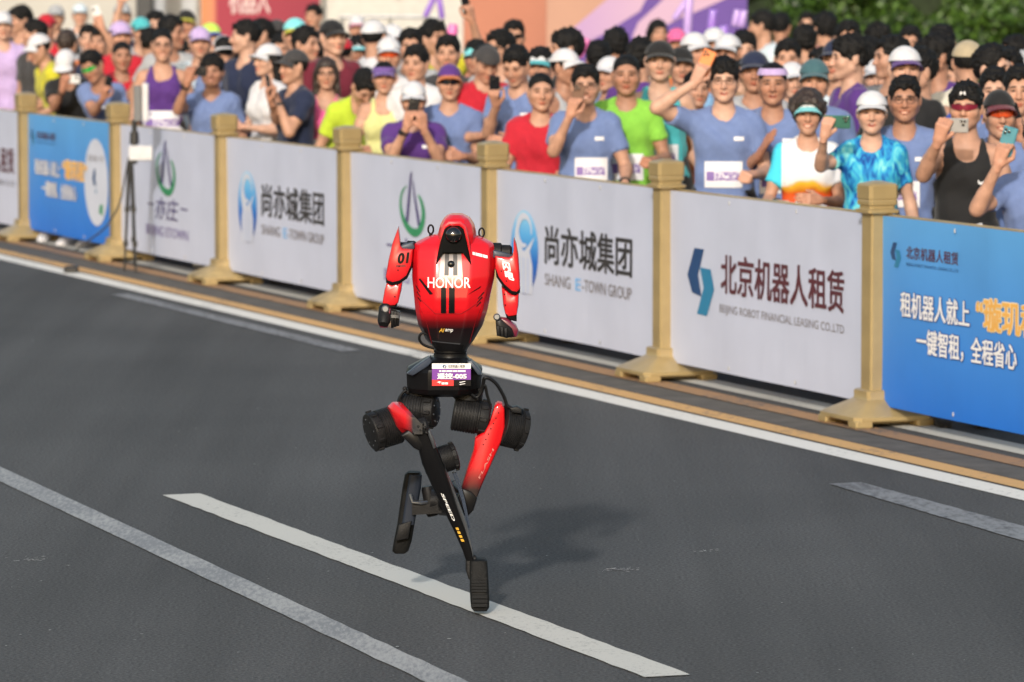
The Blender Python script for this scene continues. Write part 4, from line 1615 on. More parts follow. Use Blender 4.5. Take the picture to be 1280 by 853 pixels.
def make_pose(left='down', right='down', crouch=0.0, lean=0.0, side=0.0, hyaw=0.0, hpitch=0.0, htilt=0.0, fem=0, shirt='tee', face='calm', h=.0145, heavy=0.0, seed=0, feet=0.0):
    """returns meshes and frames of a figure 1.72 m tall standing at the origin and facing -Y"""
    P0 = np.array((0, 0, .93 - crouch))
    Rs = rot('X', R(lean)) @ rot('Y', R(side))
    wd = .90 if fem else 1.0

    def up(p):
        return P0 + Rs @ (np.array(p, float) - (0, 0, .93))
    hv = heavy
    tor = []
    for sx in (-1, 1):
        tor += [(up((sx * .066 * wd, .004, 1.31)), up((sx * .052 * wd, 0, 1.06)), .088 * wd, (.082 + hv) * wd), (up((sx * .052 * wd, -hv * .5, 1.06)), P0 + ((sx * .062), .008, .0), (.082 + hv) * wd, .094 + hv * .5),
                (up((sx * .062 * wd, -.026, 1.275)), up((sx * .060 * wd, -.026, 1.262)), .076, .076),
                (up((sx * .06, .006, 1.384)), up((sx * .130 * wd, .004, 1.370)), .050, .050)]
    if fem:
        for sx in (-1, 1):
            tor.append((up((sx * .068, -.062, 1.245)), up((sx * .068, -.060, 1.24)), .062, .062))
    trap = (up((0, .012, 1.36)), up((0, .004, 1.455)), .075, .054)
    arms = {}
    sh = {}
    for sgn, spec in ((-1, left), (1, right)):
        S = up((sgn * .158 * wd, .002, 1.366))
        if isinstance(spec, str):
            T, hp, fd, pn = ARMS[spec]
            m = np.array((-sgn, 1, 1.0))
            T = np.array(T) * m
            fd, pn = np.array(fd) * m, np.array(pn) * m
            if spec != 'down':
                T = T + (0, 0, -crouch) + (Rs @ np.array((0, 0, .4)) - (0, 0, .4)) * (0 if spec == 'rail' else 1)
            else:
                T = up(T)
        else:
            T, hp, fd, pn = [np.array(q) if not isinstance(q, str) else q for q in spec]
        l1, l2 = .285, .25
        d = T - S
        L = np.linalg.norm(d)
        Lc = min(max(L, .12), (l1 + l2) * .995)
        u = d / L
        T = S + u * Lc
        a = (l1 * l1 - l2 * l2 + Lc * Lc) / (2 * Lc)
        hgt = math.sqrt(max(l1 * l1 - a * a, 0))
        pole = np.array((sgn * .45, .35, -1.0))
        pole = pole - u * pole.dot(u)
        pole /= np.linalg.norm(pole)
        E = S + u * a + pole * hgt
        arms[sgn] = (S, E, T, hp, fd, pn)
        sh[sgn] = S
    hipj, knee, ank = {}, {}, {}
    for sx in (-1, 1):
        hipj[sx] = P0 + (sx * .092, .004, -.03)
        ank[sx] = np.array((sx * .115, .02 - feet, .09))
        v = ank[sx] - hipj[sx]
        L = min(np.linalg.norm(v), .825)
        l1 = l2 = .415
        bend = math.sqrt(max(l1 * l1 - L * L / 4, 0))
        knee[sx] = (hipj[sx] + ank[sx]) / 2 + np.array((sx * .55, -.45, 0)) * bend
    pts = [q for t in tor for q in t[:2]] + [v for s_ in arms.values() for v in s_[:3]] + list(ank.values()) + list(knee.values()) + [up((0, 0, 1.53))]
    pts = np.array(pts)
    lo, hi = pts.min(0) - .13, pts.max(0) + .13
    lo[2] = 0.0
    F = Field(lo, hi, h)
    for a, b, ra, rb in tor:
        F.cap(a, b, ra, rb, .05)
    F.cap(*trap, .05)
    F.cap(up((0, .004, 1.42)), up((0, -.006, 1.53)), .053 if not fem else .046, .050 if not fem else .044, .03)
    ar = .9 if fem else 1.0
    for sgn, (S, E, T, *_r) in arms.items():
        F.cap(S, E, .048 * ar, .037 * ar, .03)
        F.cap(S + (E - S) * .35, S + (E - S) * .6, .043 * ar, .040 * ar, .03)
        F.cap(E, T, .038 * ar, .026 * ar, .02)
        F.cap(E + (T - E) * .15, E + (T - E) * .35, .039 * ar, .036 * ar, .02)
    for sx in (-1, 1):
        F.cap(hipj[sx], knee[sx], .084, .054, .04)
        F.cap(knee[sx], ank[sx], .052, .036, .03)
        F.cap(knee[sx] + (ank[sx] - knee[sx]) * .2 + (0, .014, 0), knee[sx] + (ank[sx] - knee[sx]) * .4 + (0, .014, 0), .048, .044, .03)
        F.cap(ank[sx] + (0, .02, -.045), ank[sx] + (sx * .012, -.09, -.058), .028, .022, .03)
    V, Q = F.mesh()
    parts = [(V, Q, np.ones((len(V), 3)))]
    # head
    Rh = Rs @ rot('Z', R(hyaw)) @ rot('X', R(hpitch)) @ rot('Y', R(htilt))
    ho = up((0, .004, 1.497)) + Rh @ np.array((0, -.020, .108))
    hV, hQ, hC = HEADS[(face, fem)]
    rs = np.random.RandomState(seed * 7 + 3)
    hs = np.array((rs.uniform(.94, 1.07), rs.uniform(.97, 1.03), rs.uniform(.95, 1.04)))
    parts.append(((hV * hs) @ Rh.T + ho, hQ, hC))
    grips = {}
    for sgn, (S, E, T, hp, fd, pn) in arms.items():
        fa = (T - E) / np.linalg.norm(T - E)
        fd = np.array(fd, float)
        fd = fd / np.linalg.norm(fd) * .75 + fa * .5
        Fm = frame(fd, pn)
        hV, hQ = HANDS[hp]
        flip = 1
        # thumb side: towards the person's own midline or up
        th = -Fm[:, 0]
        want = np.array((-sgn, 0, .9))
        v = hV.copy()
        q = hQ
        if th.dot(want) < 0:
            v[:, 0] *= -1
            q = hQ[:, ::-1]
            flip = -1
        sc = .92 if fem else 1.0
        parts.append((v * sc @ Fm.T + T, q, np.ones((len(v), 3)) * (1.04, .95, .93)))
        grips[sgn] = (T, Fm, flip)
    n = 0
    VV, QQ, CC = [], [], []
    for v, q, c in parts:
        VV.append(v)
        QQ.append(q + n)
        CC.append(c)
        n += len(v)
    body = np_mesh('body', np.concatenate(VV), np.concatenate(QQ), np.concatenate(CC))
    # shirt
    Fs = Field(lo - .02, hi + .02, h)
    ease = .017 if shirt == 'tee' else .011
    for a, b, ra, rb in tor:
        if shirt != 'tee' and np.abs(a - b).sum() > 0 and ra == .050:
            continue
        Fs.cap(a, b, ra + ease, rb + ease * 1.2, .05)
    bel = P0 + (0, -.01, -.03)
    Fs.cap(bel + (-.06, 0, 0), bel + (.06, 0, 0), .118 + hv * .5, None, .05)
    if shirt == 'tee':
        Fs.cap(trap[0], trap[0] + (trap[1] - trap[0]) * .75, .084, .070, .05)
        for a, b, ra, rb in tor:
            if ra == .050:
                Fs.cap(a, b, ra + .014, rb + .014, .05)
        for sgn, (S, E, *_r) in arms.items():
            Fs.cap(S, E, .061 * ar, .063 * ar, .04, cut=.62)
        Fs.cap(up((0, -.045, 1.44)), up((0, .0, 1.60)), .064, .09, .012, 'sub')
    else:
        for sx in (-1, 1):
            Fs.cap(up((sx * .075 * wd, .0, 1.398)), up((sx * .072 * wd, -.005, 1.30)), .060, .080, .04)
        for sgn in (-1, 1):
            S = sh[sgn]
            Fs.cap(S + Rs @ np.array((sgn * .015, -.01, -.07)), S + Rs @ np.array((sgn * .03, -.01, .08)), .072, .085, .012, 'sub')
        Fs.cap(up((0, -.09, 1.40)), up((0, .0, 1.56)), .070, .10, .015, 'sub')
    X, Y, Z = Fs.grid((slice(None),) * 3)
    near = np.abs(Fs.f) < .05
    wr = .011 * wob(X + Z * .35, Y, Z * .5, 36, seed * 13 + 1, 6) + .006 * wob(X - Z * .5, Y, Z * .6, 80, seed * 13 + 2, 5)
    Fs.f = np.where(near, Fs.f + wr, Fs.f).astype(np.float32)
    hem = P0[2] - .10
    Fs.f = np.maximum(Fs.f, hem - Z).astype(np.float32)
    sV, sQ = Fs.mesh()
    shm = np_mesh('shirt', sV, sQ)
    # shorts
    Fo = Field((lo[0], lo[1], P0[2] - .50), (hi[0], hi[1], P0[2] + .12), .018)
    for sx in (-1, 1):
        Fo.cap(P0 + (sx * .07, .008, .05), P0 + (sx * .075, .01, -.05), .108, .115, .05)
        Fo.cap(hipj[sx], knee[sx], .104, .088, .03, cut=.72)
    oV, oQ = Fo.mesh()
    som = np_mesh('shorts', oV, oQ)
    Hm = Matrix.Translation(ho) @ Matrix(Rh.tolist()).to_4x4() @ Matrix.Diagonal((*hs, 1))
    tree = BVHTree.FromPolygons([tuple(v) for v in sV], [tuple(q) for q in sQ])
    return dict(body=body, shirt=shm, shorts=som, head=Hm, grips=grips, up=up, P0=P0, Rs=Rs, tree=tree, ank=ank, fore={k: (v[2] - v[1]) / np.linalg.norm(v[2] - v[1]) for k, v in arms.items()})


# --- headwear and eyewear, in head coordinates
def patch(fn, nu, nv, th=.004):
    """a thick curved sheet from fn(s,t)->point"""
    mb = MB()
    P = [[Vector(fn(a / nu, b / nv)) for b in range(nv + 1)] for a in range(nu + 1)]
    N = [[None] * (nv + 1) for _ in range(nu + 1)]
    for a in range(nu + 1):
        for b in range(nv + 1):
            da = P[min(a + 1, nu)][b] - P[max(a - 1, 0)][b]
            db = P[a][min(b + 1, nv)] - P[a][max(b - 1, 0)]
            n = da.cross(db)
            N[a][b] = n.normalized() if n.length > 1e-9 else Vector((0, 0, 1))
    st = (nu + 1) * (nv + 1)
    vs = [P[a][b] + N[a][b] * th * .5 for a in range(nu + 1) for b in range(nv + 1)] + [P[a][b] - N[a][b] * th * .5 for a in range(nu + 1) for b in range(nv + 1)]
    fs = []
    for a in range(nu):
        for b in range(nv):
            q = [a * (nv + 1) + b, (a + 1) * (nv + 1) + b, (a + 1) * (nv + 1) + b + 1, a * (nv + 1) + b + 1]
            fs += [q, [st + k for k in q[::-1]]]
    rim_ = [a * (nv + 1) for a in range(nu + 1)] + [nu * (nv + 1) + c for c in range(1, nv + 1)] + [a * (nv + 1) + nv for a in range(nu - 1, -1, -1)] + [c for c in range(nv - 1, 0, -1)]
    for k in range(len(rim_)):
        p, q = rim_[k], rim_[(k + 1) % len(rim_)]
        fs.append([q, p, st + p, st + q])
    mb.add(vs, fs)
    return mb


CR = (.086, .106, .098)
CC0 = (0, .016, .030)


def dome(s, t, z0=.16, r=1.0):
    a = s * 2 * math.pi
    e = z0 + (math.pi / 2 - z0) * t
    return (CC0[0] + CR[0] * r * math.cos(a) * math.cos(e), CC0[1] + CR[1] * r * math.sin(a) * math.cos(e), CC0[2] + CR[2] * r * math.sin(e))


def brim(s, t, L=.066, dr=.020, w=58):
    a = R(-90) + R(w) * (s * 2 - 1)
    e = .16
    r = 1.01 + t * (L / .108) * (math.cos((s * 2 - 1) * math.pi / 2) ** .45)
    return (CR[0] * math.cos(a) * math.cos(e) * r, CC0[1] + CR[1] * math.sin(a) * math.cos(e) * r, CC0[2] + CR[2] * math.sin(e) - dr * t - .030 * t * (abs(s * 2 - 1) ** 2) - .010 * (abs(s * 2 - 1) ** 2))


def band(s, t, z0=.10, z1=.55):
    a = s * 2 * math.pi
    e = z0 + (z1 - z0) * t
    return (CR[0] * 1.02 * math.cos(a) * math.cos(e), CC0[1] + CR[1] * 1.02 * math.sin(a) * math.cos(e), CC0[2] + CR[2] * 1.02 * math.sin(e))


def lens(s, t):
    a = R(-90) + R(58) * (s * 2 - 1)
    k = abs(s * 2 - 1)
    hh = .017 * (1 - .45 * k ** 2) * (1 - .35 * math.exp(-(k / .12) ** 2))
    return (.079 * math.cos(a), -.012 + .094 * math.sin(a), .006 + (t * 2 - 1) * hh + .004 * k)


HAT = {
    'cap_dome': patch(lambda s, t: dome(s, t), 28, 8).mesh('cap', 60),
    'cap_brim': patch(brim, 14, 5).mesh('brim', 60),
    'band': patch(lambda s, t: band(s, t, .05, .52), 28, 3).mesh('band', 60),
    'wide': patch(lambda s, t: (CR[0] * math.cos(s * 6.2832) * (1 + .62 * t), CC0[1] + CR[1] * math.sin(s * 6.2832) * (1 + .5 * t), .052 - .036 * t), 28, 3).mesh('brim', 60),
    'headband': patch(lambda s, t: band(s, t, .22, .62), 28, 3).mesh('headband', 60),
    'lens': patch(lens, 22, 4, .003).mesh('lens', 60),
}
_g = MB()
for sx in (-1, 1):
    _g.tube([(sx * .031 + .022 * math.cos(t), -.100 + .006 * abs(sx * .031 + .022 * math.cos(t)) / .03, .002 + .017 * math.sin(t)) for t in np.linspace(0, 2 * math.pi, 17)], .0016, 6, False)
    _g.tube([(sx * .052, -.095, .006), (sx * .074, -.06, .006), (sx * .080, .01, .004)], .0016, 6)
_g.tube([(-.009, -.103, .006), (.009, -.103, .006)], .0015, 6)
HAT['glasses'] = _g.mesh('glasses', 60)
_g = MB()
for sx in (-1, 1):
    _g.tube([(sx * .062, -.07, .008), (sx * .078, -.03, .008), (sx * .083, .02, .004)], .0028, 6)
HAT['temples'] = _g.mesh('temples', 60)
_sh = MB()
_r = []
for y, w, z0, z1 in ((.075, .018, .008, .05), (.07, .032, .0, .085), (.03, .038, .0, .10), (-.03, .040, .0, .085), (-.09, .046, .0, .06), (-.14, .044, .0, .048), (-.175, .026, .006, .036), (-.185, .010, .012, .026)):
    _r.append([(w * math.copysign(abs(math.cos(t)) ** .6, math.cos(t)), y, z0 + (z1 - z0) * (.5 + .5 * math.copysign(abs(math.sin(t)) ** .6, math.sin(t)))) for t in [2 * math.pi * k / 14 for k in range(14)]])
_sh.loft(_r)
HAT['shoe'] = _sh.mesh('shoe', 50)
_w = MB()
_w.lathe([(.030, -.010), (.033, -.009), (.033, .009), (.030, .010)], 18)
_w.box((-.018, .028, -.019), (.018, .040, .019), bev=.004)
HAT['watch'] = _w.mesh('watch', 40)


# --- skin and cloth
def skin(name, c):
    m, nt, b = new_mat(name)
    N, L = nt.nodes, nt.links
    at = N.new('ShaderNodeAttribute')
    at.attribute_name = 'tone'
    tc = N.new('ShaderNodeTexCoord')
    nz = N.new('ShaderNodeTexNoise')
    nz.inputs['Scale'].default_value = 22
    L.new(tc.outputs['Object'], nz.inputs['Vector'])
    mr = N.new('ShaderNodeMapRange')
    mr.inputs['From Min'].default_value = .3
    mr.inputs['From Max'].default_value = .7
    mr.inputs['To Min'].default_value = .86
    mr.inputs['To Max'].default_value = 1.14
    L.new(nz.outputs['Fac'], mr.inputs['Value'])
    v = N.new('ShaderNodeVectorMath')
    v.operation = 'MULTIPLY'
    v.inputs[1].default_value = c
    L.new(at.outputs['Color'], v.inputs[0])
    w = N.new('ShaderNodeVectorMath')
    w.operation = 'SCALE'
    L.new(v.outputs[0], w.inputs[0])
    L.new(mr.outputs[0], w.inputs['Scale'])
    L.new(w.outputs[0], b.inputs['Base Color'])
    b.inputs['Roughness'].default_value = .5
    b.inputs['Specular IOR Level'].default_value = .3
    return m


SKIN = [skin('skin_tone_%s' % n, c) for n, c in (('light', (.52, .31, .225)), ('warm', (.46, .255, .175)), ('tan', (.37, .19, .125)), ('brown', (.28, .14, .09)))]
HAIRM = [mat('black_hair', (.007, .0065, .0065), .6, spec=.22, var=.3, scale=60, bump=.9, bscale=70), mat('brown_hair', (.035, .022, .016), .45, var=.3, scale=60, bump=.5, bscale=90)]
CLOTHC = {'blue': (.145, .205, .40), 'navy': (.015, .022, .055), 'white': (.60, .60, .63), 'purple': (.085, .03, .19), 'red': (.46, .014, .03), 'yellow': (.52, .48, .03), 'neon': (.46, .60, .04),
          'green': (.22, .52, .06), 'teal': (.07, .42, .46), 'black': (.014, .014, .015), 'pink': (.72, .12, .30), 'orange': (.60, .16, .04), 'mint': (.25, .62, .42), 'grey': (.36, .37, .39),
          'pale': (.55, .64, .70), 'lemon': (.60, .60, .26), 'cream': (.68, .62, .50), 'charcoal': (.045, .043, .045), 'sky': (.25, .45, .70), 'lilac': (.48, .36, .62), 'maroon': (.14, .014, .03),
          'dkteal': (.05, .12, .14), 'khaki': (.40, .33, .22), 'rose': (.65, .25, .36), 'aqua': (.20, .62, .66), 'lime': (.50, .70, .10), 'royal': (.03, .08, .42), 'pcap': (.14, .08, .28)}


def cloth(k):
    return mat('cloth_' + k, CLOTHC[k], .78, var=.06, scale=30, bump=.25, bscale=260, spec=.25, sheen=.15)


def mix_cloth(name, fn):
    m, nt, b = new_mat(name)
    b.inputs['Roughness'].default_value = .75
    b.inputs['Specular IOR Level'].default_value = .25
    fn(nt, b)
    MATS[name] = m
    return m


def _tie(nt, b):
    N, L = nt.nodes, nt.links
    tc = N.new('ShaderNodeTexCoord')
    mp = N.new('ShaderNodeMapping')
    mp.inputs['Scale'].default_value = (1.6, 1, .7)
    L.new(tc.outputs['Object'], mp.inputs[0])
    n2 = N.new('ShaderNodeTexNoise')
    n2.inputs['Scale'].default_value = 13
    n2.inputs['Detail'].default_value = 3
    n2.inputs['Distortion'].default_value = 1.2
    L.new(mp.outputs[0], n2.inputs['Vector'])
    cr = N.new('ShaderNodeValToRGB')
    el = cr.color_ramp.elements
    el[0].position, el[0].color = .34, (.008, .07, .30, 1)
    el[1].position, el[1].color = .68, (.22, .62, .62, 1)
    e = el.new(.46)
    e.color = (.02, .24, .55, 1)
    e = el.new(.55)
    e.color = (.05, .42, .60, 1)
    L.new(n2.outputs['Fac'], cr.inputs[0])
    L.new(cr.outputs[0], b.inputs['Base Color'])


mix_cloth('cloth_tiedye', _tie)


def _multi(nt, b):
    """cyan sleeve, white chest, orange to red belly"""
    N, L = nt.nodes, nt.links
    tc = N.new('ShaderNodeTexCoord')
    sx = N.new('ShaderNodeSeparateXYZ')
    L.new(tc.outputs['Object'], sx.inputs[0])
    nz = N.new('ShaderNodeTexNoise')
    nz.inputs['Scale'].default_value = 5
    L.new(tc.outputs['Object'], nz.inputs['Vector'])
    ad = N.new('ShaderNodeMath')
    ad.operation = 'MULTIPLY_ADD'
    ad.inputs[1].default_value = .16
    L.new(nz.outputs['Fac'], ad.inputs[0])
    L.new(sx.outputs[2], ad.inputs[2])
    cr = N.new('ShaderNodeValToRGB')
    cr.color_ramp.interpolation = 'EASE'
    mr = N.new('ShaderNodeMapRange')
    mr.inputs['From Min'].default_value = 1.08
    mr.inputs['From Max'].default_value = 1.50
    L.new(ad.outputs[0], mr.inputs['Value'])
    el = cr.color_ramp.elements
    el[0].color = (.55, .02, .02, 1)
    el[1].color = (.72, .72, .74, 1)
    for p, c in ((.30, (.72, .10, .02, 1)), (.44, (.78, .42, .03, 1)), (.50, (.72, .72, .74, 1))):
        e = el.new(p)
        e.color = c
    L.new(mr.outputs[0], cr.inputs[0])
    mx = N.new('ShaderNodeMix')
    mx.data_type = 'RGBA'
    ab = N.new('ShaderNodeMapRange')
    ab.inputs['From Min'].default_value = -.145
    ab.inputs['From Max'].default_value = -.155
    L.new(sx.outputs[0], ab.inputs['Value'])
    L.new(ab.outputs[0], mx.inputs[0])
    L.new(cr.outputs[0], mx.inputs[6])
    mx.inputs[7].default_value = (.06, .55, .72, 1)
    L.new(mx.outputs[2], b.inputs['Base Color'])


mix_cloth('cloth_multi', _multi)


def bibmat():
    m, nt, b = new_mat('bib_paper')
    N, L = nt.nodes, nt.links
    uv = N.new('ShaderNodeUVMap')
    sx = N.new('ShaderNodeSeparateXYZ')
    L.new(uv.outputs[0], sx.inputs[0])

    def rng(src, a, c):
        q = N.new('ShaderNodeMath')
        q.operation = 'GREATER_THAN'
        L.new(src, q.inputs[0])
        q.inputs[1].default_value = a
        p = N.new('ShaderNodeMath')
        p.operation = 'LESS_THAN'
        L.new(src, p.inputs[0])
        p.inputs[1].default_value = c
        r = N.new('ShaderNodeMath')
        r.operation = 'MULTIPLY'
        L.new(q.outputs[0], r.inputs[0])
        L.new(p.outputs[0], r.inputs[1])
        return r.outputs[0]

    def mul(a, c):
        r = N.new('ShaderNodeMath')
        r.operation = 'MULTIPLY'
        L.new(a, r.inputs[0])
        L.new(c, r.inputs[1])
        return r.outputs[0]
    ba = mul(rng(sx.outputs[1], .26, .62), rng(sx.outputs[0], .05, .95))
    mp = N.new('ShaderNodeMapping')
    mp.inputs['Scale'].default_value = (16, 5, 1)
    L.new(uv.outputs[0], mp.inputs[0])
    ck = N.new('ShaderNodeTexNoise')
    ck.inputs['Scale'].default_value = 1.2
    L.new(mp.outputs[0], ck.inputs['Vector'])
    num = mul(rng(sx.outputs[0], .28, .92), rng(ck.outputs['Fac'], .42, .60))
    le = rng(sx.outputs[0], .05, .26)
    a = N.new('ShaderNodeMath')
    a.operation = 'MAXIMUM'
    L.new(num, a.inputs[0])
    L.new(le, a.inputs[1])
    fac = mul(ba, a.outputs[0])
    mx = N.new('ShaderNodeMix')
    mx.data_type = 'RGBA'
    mx.inputs[6].default_value = (.72, .71, .74, 1)
    mx.inputs[7].default_value = (.20, .12, .36, 1)
    L.new(fac, mx.inputs[0])
    L.new(mx.outputs[2], b.inputs['Base Color'])
    b.inputs['Roughness'].default_value = .6
    return m


M_BIB = bibmat()
M_LENS = mat('dark_lens', (.006, .006, .007), .08, var=0, coat=1)
M_LENSR = mat('ruby_lens', (.18, .012, .03), .10, var=.2, coat=1)
M_LENSO = mat('amber_lens', (.55, .07, .015), .12, var=.3, coat=1)
M_LENSG = mat('green_lens', (.02, .35, .06), .10, var=.3, coat=1)
M_FRAME = mat('black_plastic', (.02, .02, .022), .35)
PHONEM = {'black': mat('black_phone', (.012, .012, .014), .2, var=.1, coat=.6), 'silver': mat('silver_phone', (.42, .41, .40), .3, metal=.3, var=.1), 'green': mat('green_phone', (.03, .13, .09), .3, var=.1, coat=.4),
          'orange': mat('orange_phone', (.75, .20, .05), .3, var=.1, coat=.4), 'teal': mat('teal_phone', (.06, .24, .30), .3, var=.1, coat=.4), 'white': mat('white_phone', (.7, .7, .7), .3, var=.05, coat=.4), 'brown': mat('brown_phone', (.16, .08, .05), .4, var=.1)}

_p = MB()
_p.box((-.037, -.0045, -.076), (.037, .0045, .076), bev=.004)
PH_BODY = _p.mesh('phone_case', 40)
_p = MB()
_p.box((-.032, -.0068, .030), (.004, -.0040, .070), bev=.0012)
PH_ISLE = _p.mesh('camera_island', 40)
_p = MB()
for (x, z) in ((-.022, .059), (-.022, .041), (-.005, .050)):
    _p.lathe([(.0075, 0), (.0078, .002), (.006, .0032), (.0005, .0033)], 14, Matrix.Translation((x, -.0066, z)) @ Matrix.Rotation(R(90), 4, 'X'))
PH_LENS = _p.mesh('lens', 40)


def phone(col, M, label, group='phones raised by spectators'):
    o = empty('phone', label=label, cat='phone', group=group)
    o.matrix_world = M
    link('phone_case', PH_BODY, PHONEM[col], o)
    i = link('camera_island', PH_ISLE, PHONEM[col], o)
    link('lens', PH_LENS, M_LENS, i)
    return o


def lay_patch(pose, parent, name, m, xc, zc, w, hgt, nu=8, nv=4, off=.006, roll=0.0):
    """a paper or print laid on the front of a shirt"""
    tr = pose['tree']
    Rs = Matrix(pose['Rs'].tolist())
    vs, uvs = [], []
    for a in range(nu + 1):
        for b in range(nv + 1):
            s, t = a / nu, b / nv
            dx, dz = (s - .5) * w, (t - .5) * hgt
            lx = xc + dx * math.cos(roll) - dz * math.sin(roll)
            lz = zc + dx * math.sin(roll) + dz * math.cos(roll)
            o = Vector(pose['up']((lx, -.6, lz)))
            d = Rs @ Vector((0, 1, 0))
            h_ = tr.ray_cast(o, d)
            y = h_[0] if h_[0] is not None and (h_[0] - o).length < .75 else o + d * .48
            vs.append(y - d * off)
            uvs.append((s, t))
    fs = []
    for a in range(nu):
        for b in range(nv):
            q = a * (nv + 1) + b
            fs.append((q, q + nv + 1, q + nv + 2, q + 1))
    me = bpy.data.meshes.new(name)
    me.from_pydata([tuple(v) for v in vs], [], fs)
    uvl = me.uv_layers.new(name='UVMap')
    for lp in me.loops:
        uvl.data[lp.index].uv = uvs[lp.vertex_index]
    me.polygons.foreach_set('use_smooth', [True] * len(me.polygons))
    return link(name, me, m, parent)


def lay_words(pose, parent, body, m, x0, z0, x1, z1, bold=.02, off=.008, fn=None):
    tr = pose['tree']
    d = Matrix(pose['Rs'].tolist()) @ Vector((0, 1, 0))

    def f(s, t):
        o = Vector(pose['up']((x0 + (x1 - x0) * s, -.6, z0 + (z1 - z0) * t)))
        h_ = tr.ray_cast(o, d)
        y = h_[0] if h_[0] is not None and (h_[0] - o).length < .75 else o + d * .48
        return y - d * off
    mb = MB()
    if fn:
        pts = [f(*q) for q in fn]
        mb.add(pts, [tuple(range(len(pts)))])
    else:
        text_into(mb, body, f, bold)
    return mb.build('print', m, parent, smooth=None)


PLACED = []
POSES = {}


def barrier_depth(x):
    """distance of the barrier line along the view at picture column x"""
    d = ray(x, 200)
    d = Vector((d.x / d.y, 1, 0))
    n = BN
    return POST6.dot(n) / d.dot(n)


